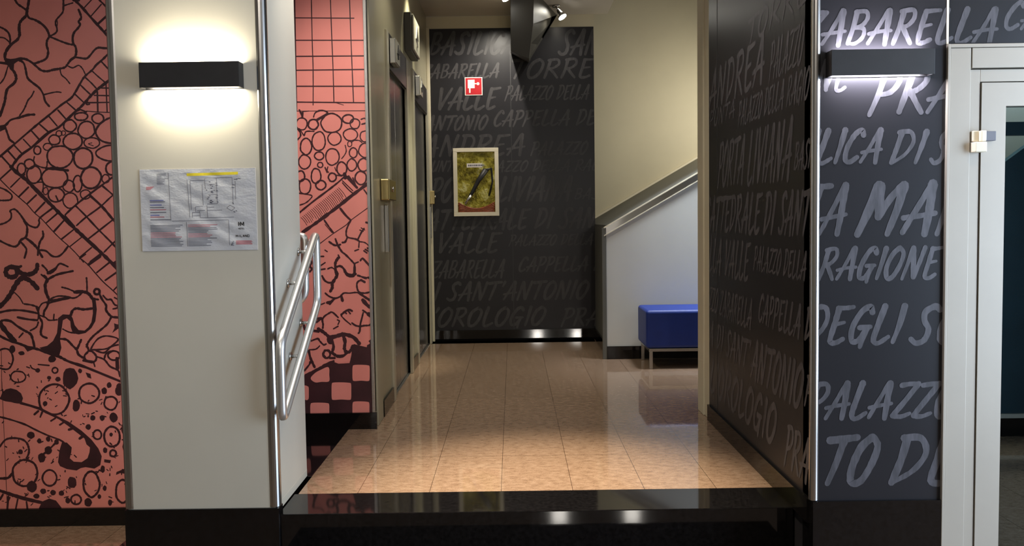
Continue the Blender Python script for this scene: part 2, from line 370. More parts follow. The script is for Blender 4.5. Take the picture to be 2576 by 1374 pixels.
# ---- pink mural wall
ART = []
def art_left(rect_mb):
    return Art(rect_mb, lambda u, v, d: (u, YP - d, v), (-5, -.757, .0, CE))
mur = MB().box(-5, -.757, YP, YP + .12, 0, CE); A = art_left(mur)
def px2(ox, oy, s):
    def f(p): q = onY(ox + p[0] / s, oy + p[1] / s, YP); return (q.x, q.z)
    return f
MR = random.Random(3)
def draw(ox, oy, s, items, lift=.0005):
    """items: (width, points) open stroke | ('o', cx, cy, rx, ry, width) ring | ('e', cx, cy, rx, ry) dot | ('f', points) filled | ('p', points) pink patch"""
    t = px2(ox, oy, s); k = YP / F / s
    for it in items:
        if it[0] == 'o':
            _, cx, cy, rx, ry, w = it; n = 12; ph = MR.uniform(0, 6)
            A.ribbon([t((cx + rx * math.cos(ph + 6.2832 * i / n) * (1 + MR.uniform(-.05, .05)), cy + ry * math.sin(ph + 6.2832 * i / n) * (1 + MR.uniform(-.05, .05)))) for i in range(n)], w * k * 1.15, 1, lift, True, rag=.18, rnd=MR)
        elif it[0] == 'e':
            _, cx, cy, rx, ry = it; n = 12
            A.fill([t((cx + rx * math.cos(6.2832 * i / n) * MR.uniform(.88, 1.08), cy + ry * math.sin(6.2832 * i / n) * MR.uniform(.88, 1.08))) for i in range(n)], 1, lift)
        elif it[0] == 'f': A.fill([t(p) for p in it[1]], 1, lift)
        elif it[0] == 'p': A.fill(smooth([t(p) for p in it[1]], True), 0, lift)
        else: A.ribbon([t(p) for p in it[1]], it[0] * k * (1.18 if ox > 700 else 1.08), 1, lift, rag=.22 if it[0] > 12 else .1, rnd=MR)
SC = 1374 / 340
LEFT = []
LEFT.append((0, [
 (26, [(295, 0), (285, 60), (275, 115), (265, 160), (225, 200), (200, 240), (195, 300), (200, 350), (180, 400), (130, 440), (90, 480), (60, 530), (50, 580), (65, 620)]),
 (20, [(155, 0), (180, 40), (230, 75), (280, 110)]),
 (22, [(275, 150), (300, 185), (350, 200), (420, 240), (470, 290), (495, 340), (500, 375), (480, 410), (475, 460), (490, 520), (480, 580), (450, 610), (400, 630), (340, 650)]),
 (17, [(500, 370), (545, 350), (575, 325), (580, 290), (565, 240), (575, 200), (610, 160), (640, 120), (645, 60), (645, 0)]),
 (9, [(575, 290), (585, 240), (580, 205)]), (14, [(645, 60), (690, 45), (740, 30)]),
 (18, [(500, 370), (560, 395), (620, 420), (690, 445), (740, 455)]),
 (22, [(800, 100), (820, 150), (825, 185), (800, 220), (815, 250), (790, 290), (755, 330), (740, 380), (745, 440), (770, 480), (775, 540), (760, 580), (720, 610), (690, 650), (660, 685), (600, 700), (540, 710), (480, 725), (420, 715), (370, 675), (330, 640), (270, 605), (210, 595), (150, 610), (110, 630)]),
 (20, [(760, 580), (820, 590), (880, 595), (920, 560), (960, 510), (1000, 485), (1060, 490), (1150, 490)]),
 (24, [(770, 10), (830, 70), (900, 150), (990, 250), (1080, 350), (1150, 440)]), (18, [(1010, 0), (1080, 70), (1150, 150)]),
 (12, [(930, 0), (860, 75)]), (12, [(1030, 45), (930, 160)]), (18, [(1110, 140), (1000, 240)]), (14, [(1140, 240), (1065, 320)]), (12, [(1150, 360), (1120, 390)]), (12, [(1080, 0), (1085, 70), (1135, 85)]), (30, [(750, 0), (800, 0)]),
 ('f', [(50, 590), (110, 600), (190, 590), (240, 610), (180, 625), (145, 650), (140, 720), (110, 700), (70, 660), (0, 650), (0, 625), (50, 630)]),
 (26, [(110, 690), (150, 740), (165, 800), (140, 850), (80, 900), (60, 960), (50, 1030), (25, 1110), (0, 1180)]),
 (14, [(80, 680), (50, 780), (20, 830), (0, 850)]), (18, [(0, 275), (50, 300), (90, 340), (105, 400), (100, 440)]), (14, [(0, 380), (50, 390), (110, 440)]),
 (20, [(200, 615), (240, 640), (260, 700), (280, 790), (330, 840), (400, 895), (440, 960), (460, 1030), (500, 1080)]), (14, [(440, 965), (520, 945), (580, 935), (620, 940)]),
 (16, [(345, 930), (320, 980), (285, 1020), (260, 1080), (235, 1130), (205, 1170), (205, 1195)]), (22, [(0, 1290), (60, 1270), (110, 1220), (200, 1195), (280, 1170), (350, 1165)]),
 ('f', [(0, 1280), (60, 1275), (70, 1310), (30, 1325), (0, 1340)]), (20, [(60, 1310), (85, 1383), (100, 1420), (140, 1450)]),
 (13, [(610, 700), (625, 760), (670, 800), (710, 850)]), (13, [(690, 670), (740, 690), (800, 665), (840, 700), (865, 750)]),
 (20, [(1150, 490), (1060, 590), (980, 660), (940, 710), (860, 780), (810, 860), (765, 940), (720, 1000), (620, 1070), (500, 1170), (400, 1250), (270, 1360), (0, 1593)]),
 (24, [(1165, 770), (1080, 840), (990, 910), (900, 1000), (830, 1080), (740, 1160), (600, 1293), (490, 1353), (330, 1493), (220, 1573), (150, 1653), (120, 1703)]),
 (14, [(1100, 540), (1160, 610)]), (8, [(1120, 530), (1165, 590)]), (14, [(1025, 620), (1090, 690), (1150, 760)]), (14, [(940, 725), (1000, 780), (1060, 830)]), (14, [(870, 790), (930, 845), (985, 905)]), (14, [(815, 860), (870, 915), (930, 970)]), (15, [(765, 960), (850, 1040)]), (15, [(685, 1045), (770, 1120)]), (14, [(590, 1120), (670, 1210)]), (15, [(500, 1185), (580, 1280)]), (15, [(405, 1265), (490, 1340)]), (15, [(320, 1330), (405, 1425)]), (15, [(240, 1418), (310, 1493)]), (15, [(150, 1483), (225, 1563)]), (15, [(85, 1538), (160, 1623)]), (15, [(20, 1593), (110, 1693)]),
 (13, [(1120, 815), (1180, 815)]), (13, [(1030, 895), (1180, 897)]), (13, [(960, 970), (1185, 975)]), (13, [(880, 1045), (1185, 1040)]), (9, [(880, 1130), (1010, 1140), (1185, 1145)]), (14, [(1078, 850), (1090, 1140)]), (14, [(990, 930), (995, 1140)]), (16, [(900, 1000), (880, 1060), (910, 1060)]), (14, [(820, 1115), (880, 1140)]), (12, [(740, 1150), (820, 1115)]),
 ('o', 825, 1185, 68, 40, 15), ('o', 995, 1205, 58, 50, 15), ('o', 712, 1280, 64, 60, 15), ('o', 880, 1320, 84, 86, 15),
 (18, [(1200, 1175), (1090, 1210), (1010, 1270), (975, 1330), (985, 1380), (1030, 1430), (1110, 1455), (1200, 1455)]),
]))
LEFT.append((320, [
 ('o', 740, 145, 97, 80, 16), ('o', 935, 160, 80, 54, 13), (16, [(1195, 185), (1080, 190), (985, 240), (985, 290), (1050, 330), (1130, 345), (1195, 330)]), ('o', 555, 130, 57, 50, 14), ('o', 610, 300, 132, 112, 16), ('o', 845, 315, 97, 104, 18), ('o', 925, 515, 102, 106, 18), ('o', 560, 515, 132, 104, 16), ('o', 380, 235, 36, 40, 14), ('o', 485, 200, 45, 35, 11), ('o', 600, 65, 30, 28, 11), ('o', 645, 60, 22, 22, 9), ('o', 220, 425, 42, 57, 15), ('o', 300, 375, 52, 47, 15), ('o', 345, 485, 72, 88, 14),
 (13, [(350, 300), (345, 360), (400, 400), (470, 410), (480, 350)]), ('o', 1150, 420, 72, 68, 17), ('o', 1075, 525, 37, 42, 12), ('o', 790, 575, 44, 82, 14), ('o', 700, 600, 57, 60, 13), ('o', 570, 690, 82, 72, 15), ('o', 715, 745, 77, 77, 13), ('o', 870, 685, 52, 47, 12), (12, [(350, 570), (430, 560), (440, 610), (430, 660)]), ('o', 465, 650, 25, 36, 10), (26, [(470, 420), (560, 425), (690, 440)]), (18, [(250, 480), (215, 510)]), (16, [(570, 700), (590, 745)]), (8, [(935, 160), (900, 170), (950, 190)]),
 (34, [(110, 400), (170, 460), (260, 530), (330, 600), (430, 700), (520, 790), (640, 910), (760, 1030), (880, 1140), (1000, 1250), (1130, 1374), (1250, 1503)]),
 (10, [(0, 530), (100, 630), (190, 710), (280, 790), (350, 870), (430, 940), (540, 1060), (620, 1140), (700, 1210), (780, 1290), (850, 1374)]),
 (16, [(110, 430), (0, 530)]), (15, [(200, 520), (110, 610)]), (16, [(290, 610), (190, 710)]), (16, [(370, 690), (275, 780)]), (16, [(455, 765), (355, 870)]), (16, [(540, 820), (410, 920), (400, 960)]), (17, [(580, 880), (475, 970)]), (17, [(650, 950), (550, 1060)]), (15, [(745, 1045), (625, 1140)]), (12, [(830, 1120), (710, 1215)]), (14, [(930, 1225), (815, 1320)]), (22, [(1030, 1290), (920, 1374)]),
 (12, [(1170, 490), (1225, 550)]), (18, [(1045, 600), (1150, 690), (1225, 770)]), (24, [(910, 690), (1040, 810), (1150, 940), (1230, 1020)]), (18, [(770, 800), (870, 900), (1000, 1040), (1130, 1170), (1240, 1290)]), (14, [(665, 900), (760, 1010)]), (18, [(665, 890), (760, 800), (900, 690), (1050, 580), (1170, 490)]), (15, [(780, 1000), (870, 920), (1020, 810), (1140, 700), (1225, 655)]), (15, [(900, 1135), (1010, 1050), (1150, 940), (1225, 880)]), (15, [(1060, 1270), (1150, 1180), (1235, 1110)]),
 (18, [(0, 990), (60, 970), (110, 930), (115, 880), (105, 850), (150, 835), (200, 880), (250, 950), (300, 1000), (370, 1020), (400, 980), (395, 950)]), (22, [(245, 950), (275, 1010), (275, 1080), (260, 1120), (210, 1150), (190, 1190), (150, 1215), (80, 1195), (0, 1155)]), (18, [(210, 1165), (250, 1210), (270, 1250), (250, 1330)]), (24, [(260, 1125), (320, 1170), (370, 1220), (400, 1270), (430, 1320)]), (20, [(435, 1060), (440, 1110), (410, 1160), (395, 1210), (385, 1300)]), (18, [(410, 1250), (470, 1260), (530, 1310), (590, 1315), (640, 1280), (690, 1215)]), (18, [(0, 615), (60, 640), (120, 690), (110, 735), (60, 745), (0, 745)]),
]))
LEFT.append((640, [
 (11, [(830, 50), (900, 110), (960, 180), (1050, 280), (1150, 370), (1260, 480)]), ('f', [(1150, 80), (1240, 20), (1260, 210)]), (24, [(1020, 20), (900, 105)]), (16, [(1110, 85), (985, 185)]), (16, [(1190, 180), (1070, 265)]), (16, [(1250, 270), (1160, 360)]), (14, [(870, 0), (810, 45)]),
 ('o', 118, 180, 58, 52, 42), (40, [(180, 150), (215, 190), (280, 205), (340, 190), (375, 150), (380, 105)]), (24, [(140, 120), (190, 130), (215, 120)]),
 (46, [(0, 530), (60, 470), (110, 400), (160, 310), (210, 250), (260, 245), (320, 280), (380, 345)]), (12, [(150, 390), (200, 440), (235, 500)]), (18, [(250, 505), (320, 515), (380, 535)]), ('f', [(360, 540), (410, 530), (400, 580), (410, 640), (380, 680), (385, 600)]), (14, [(400, 540), (430, 500), (480, 485)]),
 (20, [(0, 590), (100, 570), (220, 570), (340, 590), (380, 600)]), (20, [(180, 640), (280, 660), (380, 670)]), (24, [(0, 690), (40, 670), (110, 680), (170, 725), (240, 770), (310, 810), (335, 870), (350, 940)]), (16, [(390, 690), (370, 740), (310, 775)]), (14, [(235, 800), (195, 845)]), (22, [(400, 640), (430, 700), (415, 790), (430, 830), (475, 850)]), (16, [(400, 620), (460, 640), (500, 670), (580, 665)]), (14, [(550, 610), (545, 660)]),
 (46, [(0, 700), (50, 770), (110, 840), (150, 880)]), (26, [(0, 830), (80, 870), (200, 910), (280, 940), (400, 970), (500, 1010), (600, 1040), (700, 1090), (850, 1140), (1000, 1200), (1220, 1290)]),
 ('f', [(400, 950), (480, 930), (540, 880), (580, 800), (590, 700), (590, 650), (640, 610), (720, 615), (740, 650), (760, 720), (800, 770), (860, 775), (900, 740), (930, 690), (945, 600), (940, 500), (930, 440), (970, 440), (985, 560), (970, 680), (930, 750), (870, 800), (800, 815), (740, 800), (720, 740), (715, 680), (680, 650), (640, 670), (630, 740), (620, 800), (610, 860), (625, 950), (600, 1040), (530, 1010), (460, 990)]),
 (24, [(720, 620), (740, 570), (780, 550), (850, 560), (940, 550)]), (15, [(640, 760), (700, 790), (760, 800)]), (30, [(940, 450), (900, 400), (840, 380), (760, 385)]), (16, [(840, 385), (790, 430), (740, 445), (680, 430), (590, 425), (520, 450)]), (16, [(760, 380), (690, 350), (630, 335)]), (18, [(885, 380), (885, 310), (880, 240)]), (26, [(520, 470), (600, 460), (710, 440)]),
 (28, [(500, 460), (470, 390), (460, 310), (480, 260), (450, 220)]), (22, [(480, 260), (530, 230), (600, 200), (740, 170)]), (18, [(430, 110), (470, 150), (500, 195), (550, 170), (590, 110), (620, 95), (690, 125)]), (32, [(490, 190), (560, 150)]), (22, [(500, 460), (480, 530), (450, 580), (445, 630)]), (16, [(480, 500), (560, 480), (640, 460)]), (14, [(420, 205), (450, 230)]),
 ('o', 985, 380, 28, 28, 22), (22, [(1010, 400), (1040, 460), (1080, 520), (1080, 570), (1130, 630), (1180, 640), (1265, 645)]), (18, [(1050, 420), (1090, 460), (1130, 460), (1165, 510), (1200, 520), (1265, 515)]), (14, [(1150, 555), (1190, 545), (1200, 520)]), (16, [(1165, 440), (1240, 480)]), (18, [(1000, 460), (930, 450)]), (20, [(1130, 640), (1090, 710), (1010, 780), (950, 830), (900, 890), (880, 940)]), ('f', [(1160, 700), (1185, 710), (1260, 720), (1210, 750), (1140, 800), (1165, 750)]),
 (16, [(920, 970), (960, 900), (1010, 850), (1090, 830), (1200, 860), (1150, 920), (1080, 960), (980, 970), (920, 970)]), (20, [(880, 920), (900, 980), (860, 1030), (880, 1080), (960, 1090), (980, 1040), (940, 990), (900, 980)]), (18, [(980, 980), (1060, 1000), (1130, 940), (1200, 920)]), ('o', 1160, 1030, 60, 45, 16), (18, [(980, 1040), (1060, 1070), (1120, 1140), (1200, 1180), (1220, 1240)]), (18, [(1060, 1070), (1080, 1010), (1150, 980)]), (22, [(620, 860), (680, 870), (740, 930), (780, 970), (800, 1020), (860, 1060)]), (22, [(825, 870), (800, 930), (780, 970)]), (34, [(1190, 1060), (1195, 1160)]), (14, [(950, 1090), (965, 1140)]), (26, [(850, 1080), (940, 1095)]),
 ('o', 45, 1065, 90, 108, 16), ('o', 185, 1245, 77, 57, 14), ('e', 712, 1262, 80, 112), ('e', 1110, 1330, 25, 30), ('e', 1215, 1350, 35, 40), ('e', 815, 1185, 20, 25), ('e', 125, 965, 32, 42), ('e', 220, 1005, 32, 22), ('e', 385, 1180, 25, 25), ('e', 500, 1255, 22, 20), ('e', 590, 1270, 28, 25), ('o', 560, 1180, 28, 28, 15), ('e', 530, 1065, 40, 38), ('f', [(870, 1200), (920, 1215), (930, 1265), (890, 1250)]), ('f', [(230, 920), (340, 965), (280, 990)]), (14, [(310, 1130), (330, 1160), (390, 1180)]), (14, [(390, 1120), (500, 1130)]),
 (5, [(12, 960), (20, 1374)]),
]))
LEFT.append((960, [
 ('f', [(0, 170), (25, 110), (60, 80), (110, 68), (170, 85), (215, 120), (235, 170), (220, 215), (160, 210), (80, 185)]), ('o', 550, 185, 155, 152, 19), ('o', 905, 120, 101, 101, 19), ('o', 1125, 220, 67, 67, 17), ('e', 775, 245, 38, 62), ('e', 1155, 365, 42, 53), ('e', 1210, 95, 42, 52), ('e', 1280, 185, 20, 22), ('e', 1060, 95, 30, 35), ('e', 945, 370, 28, 28), ('e', 1040, 370, 28, 30), ('e', 898, 462, 28, 30), ('o', 990, 540, 42, 46, 16), ('o', 1140, 560, 80, 102, 19), ('o', 1300, 480, 55, 72, 16), ('e', 1305, 665, 58, 102),
 ('f', [(230, 210), (400, 260), (560, 340), (700, 410), (830, 500), (930, 590), (1000, 680), (1035, 760), (1020, 850), (960, 885), (870, 870), (820, 880), (780, 905), (680, 890), (610, 860), (590, 820), (605, 700), (630, 620), (680, 620), (730, 670), (725, 720), (710, 780), (750, 815), (830, 820), (890, 780), (910, 720), (915, 670), (880, 640), (860, 580), (770, 510), (690, 450), (600, 385), (480, 330), (400, 290), (300, 255), (200, 230)]),
 (20, [(0, 170), (60, 190), (200, 215), (240, 225)]), (18, [(0, 360), (100, 385), (250, 435), (360, 490), (480, 545), (600, 590), (650, 620)]), (20, [(390, 300), (350, 335)]), (18, [(430, 310), (410, 360)]), (20, [(560, 375), (520, 400)]), (20, [(640, 420), (610, 440)]), (22, [(760, 470), (700, 490)]), (24, [(850, 550), (810, 580)]),
 (20, [(0, 660), (60, 590), (150, 575), (240, 595), (285, 650), (295, 720), (270, 780)]), ('o', 255, 930, 126, 137, 20), ('o', 505, 980, 73, 80, 17), ('o', 930, 1045, 82, 127, 20), ('o', 1245, 1115, 66, 117, 19), ('o', 775, 1200, 51, 49, 17),
 ('e', 325, 1070, 56, 60), ('e', 735, 1025, 46, 60), ('e', 315, 545, 42, 38), ('e', 400, 605, 24, 27), ('e', 490, 700, 38, 46), ('e', 425, 775, 38, 52), ('e', 210, 715, 26, 26), ('e', 490, 585, 24, 28), ('e', 575, 615, 26, 30), ('e', 1045, 890, 23, 40), ('e', 1070, 700, 23, 30), ('e', 540, 1130, 29, 29), ('e', 625, 1135, 30, 26), ('e', 440, 1115, 32, 28), ('e', 1065, 1085, 21, 29), ('e', 1010, 1170, 20, 23), ('e', 895, 1230, 40, 45), ('e', 690, 1210, 26, 30), ('e', 1120, 1230, 22, 32), ('e', 370, 1165, 32, 26), ('e', 1330, 900, 18, 30), ('e', 460, 225, 24, 26), ('e', 1130, 540, 18, 20), ('o', 1150, 730, 32, 32, 18), ('f', [(1185, 920), (1280, 880), (1290, 940), (1220, 930), (1180, 950)]), ('f', [(1060, 790), (1130, 800), (1120, 830), (1060, 820)]), (18, [(440, 740), (490, 700), (560, 630)]),
 (24, [(0, 985), (80, 980), (120, 940)]), (32, [(0, 1110), (120, 1150), (250, 1190), (420, 1230)]), ('f', [(390, 1300), (430, 1220), (500, 1190), (570, 1210), (640, 1300)]), (20, [(0, 1200), (30, 1150)]), (20, [(75, 1300), (85, 1170)]), (20, [(160, 1300), (180, 1200)]), (18, [(280, 1300), (270, 1225)]),
 (5, [(20, 0), (45, 600), (75, 1300)]),
]))
# the same marks run on to the left and behind the pillar
for ox in (0, -343, -686, 345):
    for oy, items in LEFT: draw(ox, oy, SC, items)
# ink specks between the rings
for k in range(230):
    x, y = MR.uniform(0, 1330), MR.uniform(-300, 1250)
    up = -310 + .37 * x + 60                      # below the long diagonal line
    worm = 150 + .42 * x
    if y < up or (abs(y - worm - 100) < 110 and x < 900) or (800 < x < 1040 and 600 < y < 900): continue
    a = MR.uniform(0, 3.14); L = MR.uniform(5, 16)
    for ox in (0, -343, 345): draw(ox, 960, SC, [(MR.uniform(7, 13), [(x - L * math.cos(a), y - L * math.sin(a)), (x + L * math.cos(a), y + L * math.sin(a))])])
# ---- right strip of the mural
draw(720, 0, 870 / 380, [
 (5, [(145, 0), (150, 240), (155, 400), (155, 605)]), (5, [(255, 0), (262, 200), (270, 400), (275, 590)]), (5, [(365, 0), (372, 200), (380, 400), (388, 590)]), (5, [(448, 0), (462, 300), (465, 640)]), (7, [(48, 0), (60, 640)]), (5, [(45, 103), (390, 105)]), (5, [(45, 232), (455, 232)]), (6, [(48, 325), (458, 322)]), (6, [(48, 405), (460, 400)]), (6, [(50, 497), (462, 497)]), (6, [(55, 588), (250, 590), (465, 592)]), (3, [(60, 640), (460, 638)]), (3, [(280, 590), (330, 605)]),
])
SE = 1374 / 240
draw(720, 240, SE, [
 ('o', 222, 412, 80, 85, 17), ('o', 390, 418, 73, 73, 22), (18, [(395, 310), (420, 250), (500, 215), (570, 230), (600, 255)]), (34, [(450, 350), (590, 270)]), ('o', 655, 402, 150, 137, 19), (20, [(190, 210), (230, 290)]), (28, [(235, 250), (232, 320)]), (9, [(240, 235), (330, 225)]),
 ('o', 890, 340, 78, 63, 19), ('o', 990, 408, 69, 73, 16), (17, [(1080, 345), (1130, 330), (1160, 370), (1140, 400), (1090, 415)]), ('o', 697, 622, 96, 93, 17), ('o', 470, 662, 96, 137, 18), ('o', 925, 567, 100, 84, 17), ('o', 1130, 590, 66, 76, 16), (16, [(260, 580), (290, 520), (400, 520)]), ('o', 285, 738, 82, 117, 19), ('o', 1140, 792, 97, 101, 18), ('o', 965, 827, 57, 71, 17), ('o', 665, 885, 100, 117, 18), ('o', 475, 872, 66, 56, 18), ('o', 265, 957, 86, 101, 18), ('o', 490, 1002, 38, 38, 16), ('o', 800, 1057, 70, 97, 19), ('o', 945, 1002, 68, 86, 18), ('o', 1110, 1002, 76, 92, 18), ('o', 430, 1160, 70, 107, 18), ('o', 665, 1180, 56, 60, 20), ('o', 210, 1162, 57, 77, 20), ('o', 1075, 1187, 81, 96, 20), ('o', 500, 1292, 71, 66, 20), ('o', 270, 1312, 84, 112, 18), (20, [(160, 480), (200, 530), (205, 590), (160, 640)]), (14, [(190, 480), (230, 540), (250, 575)]), ('o', 915, 700, 30, 40, 12), (14, [(850, 720), (865, 800), (840, 860), (800, 910)]), (14, [(940, 680), (980, 650), (1050, 650), (1090, 680)]), (18, [(560, 1040), (590, 1110)]), (14, [(600, 1030), (590, 1080), (610, 1110)]), (12, [(700, 1040), (720, 1090)]),
 (40, [(840, 1130), (850, 1190)]), (12, [(810, 1230), (960, 1374)]), (30, [(870, 1170), (1020, 1330)]), (18, [(900, 1160), (980, 1270)]), (20, [(960, 1190), (1010, 1320)]), (18, [(730, 1150), (800, 1160)]),
])
draw(720, 460, SE, [
 (16, [(190, 150), (290, 165), (370, 185), (350, 230), (280, 290), (200, 320)]), (22, [(190, 430), (400, 260), (600, 110), (740, 0), (830, -80)]), (40, [(240, 710), (400, 600), (550, 490), (750, 340), (950, 180), (1190, 0)]),
 (20, [(550, 540), (620, 640), (680, 720)]), (9, [(560, 600), (660, 720)]), (26, [(780, 370), (850, 460), (920, 530)]), (10, [(480, 880), (680, 730), (860, 610), (930, 540), (1190, 350)]), (17, [(1120, 100), (1200, 210)]), (14, [(810, 0), (900, 100), (960, 150)]),
 (22, [(930, 540), (890, 620), (865, 700), (880, 780), (1000, 810), (1050, 840)]), (24, [(880, 790), (850, 850), (810, 860)]), (22, [(1030, 820), (1080, 720), (1120, 660)]), (14, [(1060, 680), (1110, 700)]), (14, [(1080, 650), (1130, 680)]), (16, [(1060, 850), (1130, 860), (1190, 910), (1200, 960)]), (22, [(1120, 980), (1160, 1010)]), (22, [(1140, 960), (1190, 990)]), (22, [(1170, 940), (1215, 960)]), (18, [(1050, 860), (1045, 930)]), (20, [(990, 980), (1040, 960)]),
 (24, [(620, 850), (700, 900), (780, 890)]), (24, [(710, 810), (740, 890), (800, 990), (850, 1030), (930, 1110), (985, 1170)]), (28, [(985, 1170), (980, 1310), (930, 1340), (870, 1320), (830, 1240), (780, 1200), (730, 1210)]), (32, [(730, 1340), (710, 1240), (710, 1150), (750, 1080)]), (18, [(750, 1040), (770, 1080)]), (18, [(500, 1250), (560, 1240)]), (18, [(600, 1240), (650, 1220), (690, 1240)]), (18, [(560, 970), (590, 990)]), (18, [(500, 1060), (540, 1060)]), (18, [(500, 1190), (560, 1150)]), (16, [(990, 1160), (1040, 1140)]), (24, [(1070, 1120), (1100, 1090), (1160, 1150), (1230, 1230)]), (24, [(1150, 570), (1190, 580)]), (24, [(340, 1110), (370, 1150), (340, 1200), (370, 1240), (340, 1280)]), (20, [(1030, 1340), (1200, 1374)]),
])
for k in range(26):
    t = k / 25; x, y = 215 + 540 * t, 500 - 430 * t; L = MR.uniform(.7, 1.0) * (1 if k > 5 else .8)
    draw(720, 460, SE, [(6, [(x, y), (x + 70 * L, y + 75 * L), (x + 125 * L, y + 165 * L)])])
SG = 1374 / 220
draw(740, 680, SG, [
 (40, [(650, 0), (680, 70), (640, 140), (600, 210), (600, 270), (570, 330)]), (26, [(440, 90), (480, 160), (540, 195), (600, 190)]), (44, [(800, 20), (840, 70), (910, 85), (960, 60)]), (20, [(940, 0), (945, 70)]), (26, [(1000, 80), (1080, 110), (1130, 130)]), (26, [(1050, 150), (1110, 190)]), (22, [(1160, 110), (1220, 155)]), (24, [(1110, 180), (1040, 160), (990, 200), (990, 280), (1020, 340), (1100, 360), (1190, 340), (1230, 300)]), (22, [(490, 360), (550, 410), (640, 440), (720, 415), (780, 360), (870, 360), (950, 350), (1000, 350)]), (36, [(740, 400), (760, 480)]), (32, [(640, 440), (590, 490), (560, 530)]), (36, [(520, 510), (580, 500)]), (16, [(420, 540), (480, 515)]), (32, [(1010, 350), (1110, 420), (1190, 470), (1230, 480)]), (50, [(1080, 470), (1150, 550), (1220, 600), (1230, 680)]), (24, [(1080, 630), (1150, 680), (1220, 740)]), (60, [(1170, 690), (1230, 720)]), (24, [(1085, 670), (1060, 770), (1040, 850), (1030, 960), (1010, 990)]), (24, [(1220, 800), (1190, 860), (1100, 870), (1040, 880), (970, 870), (910, 830)]), (18, [(890, 855), (800, 780), (740, 715)]), (28, [(740, 700), (800, 650), (860, 620), (910, 640)]), (22, [(790, 650), (820, 680)]), (26, [(850, 640), (880, 680)]), (24, [(690, 740), (600, 660), (540, 680), (470, 730), (445, 790), (455, 850), (450, 910)]), (20, [(680, 780), (710, 800), (690, 850)]), (20, [(690, 880), (620, 920)]), (40, [(360, 760), (430, 760)]), (24, [(350, 820), (400, 780)]), (44, [(380, 920), (470, 980), (560, 1060)]), (44, [(290, 950), (380, 960)]), (56, [(560, 1060), (650, 1040), (760, 1010), (850, 1020), (940, 1060), (1020, 1150)]), (80, [(560, 1070), (570, 1120)]), (36, [(600, 1120), (620, 1200), (600, 1280)]), (46, [(780, 1050), (800, 1130), (790, 1230), (820, 1290)]), (24, [(500, 1160), (460, 1170), (400, 1110), (370, 1075), (270, 1110)]), (20, [(400, 1190), (340, 1240), (240, 1250)]), (28, [(480, 1260), (460, 1320), (490, 1370)]), (28, [(480, 1260), (540, 1260), (580, 1300)]), (40, [(600, 1300), (680, 1350), (780, 1340), (880, 1270), (920, 1190)]), (30, [(150, 860), (170, 930)]), (30, [(130, 270), (150, 320)]),
])
draw(740, 840, SG, [
 ('f', [(150, 660), (260, 620), (540, 470), (620, 440), (700, 470), (870, 460), (900, 330), (910, 200), (940, 160), (1010, 180), (1140, 210), (1160, 120), (1260, 40), (1300, 40), (1300, 1260), (150, 1260)]), (24, [(160, 580), (240, 480), (250, 440)]), (36, [(230, 270), (260, 390), (320, 520)]), (32, [(180, 650), (300, 590), (400, 540), (500, 480), (620, 430)]), ('o', 510, 320, 55, 60, 28), (28, [(560, 380), (640, 380)])])
def rr(x0, y0, x1, y1, r=26):
    w, h = x1 - x0, y1 - y0
    return [(x0 + r, y0), (x0 + w * .5, y0 - 4), (x1 - r, y0 + 4), (x1, y0 + r), (x1 + 3, y0 + h * .5), (x1, y1 - r), (x1 - r, y1), (x0 + w * .5, y1 - 6), (x0 + r, y1), (x0, y1 - r), (x0 - 4, y0 + h * .5), (x0, y0 + r)]
draw(740, 840, SG, [('p', rr(920, 490, 1185, 742)), ('p', rr(592, 766, 895, 1038)), ('p', rr(258, 1085, 550, 1290)), ('p', rr(920, 1065, 1180, 1290)), ('p', rr(120, 815, 228, 1042)), ('p', [(260, 700), (330, 615), (430, 560), (520, 522), (552, 550), (552, 640), (548, 745), (430, 755), (330, 762)]), ('p', rr(1215, 220, 1300, 450, 16)), ('p', rr(1225, 770, 1300, 1000, 16)), ('p', [(675, 425), (760, 385), (850, 312), (885, 340), (872, 440), (790, 440), (730, 465)]), ('p', [(1100, 120), (1150, 105), (1190, 150), (1130, 175)])], .0010)
struct(mur.build('wall_left', ['pink_laminate', 'mural_ink']), 'salmon pink mural wall drawn with dark cells, ladders and pebbles', 'wall')
struct(box('baseboard_left', 'black_granite', -5, -1.5, YP - .014, YP, 0, .095), 'black skirting under the left part of the pink mural', 'baseboard')
struct(box('baseboard_mural', 'black_granite', -1.18, -.733, YP - .014, YP, PF, PF + .087), 'black skirting under the checkered end of the pink mural', 'baseboard')
mb = MB().box(-.757, -.742, YP - .008, YP + .03, PF + .087, CE)
mb.box(-.742, XE, YP + .005, YP + .05, PF, CE)
struct(mb.build('trim_1', 'satin_steel', bevel=.002), 'steel corner strip closing the pink mural', 'trim')

# ---- pillar
CX0, CX1, CYB = -1.470, -.905, 3.385
pil = thing('pillar', (-1.19, 3.15, 0), 'white laminate pillar with chrome corners on a black plinth', 'pillar', kind='structure')
box('shaft', 'white_laminate', CX0 + .012, CX1 - .001, YC, CYB, .53, CE, pil)
MB().box(CX0, CX1 + .014, YC - .008, YC + .045, 0, .53).box(CX0, CX1 - .004, YC + .045, CYB, 0, .53).build('plinth', 'black_granite', pil, .002)
box('side_panel', 'white_laminate', CX1 - .0035, CX1 - .0005, YC + .046, CYB, PF + .001, .531, pil)
for x in (CX0 + .018, CX1 - .008):
    n = 8; q = [(x + math.cos(a) * .024, YC + .020 + math.sin(a) * .024) for a in [math.pi * 2 * k / 20 for k in range(20)]]
    MB().prism(q, 'z', .532, CE).build('corner_trim', 'chrome', pil)
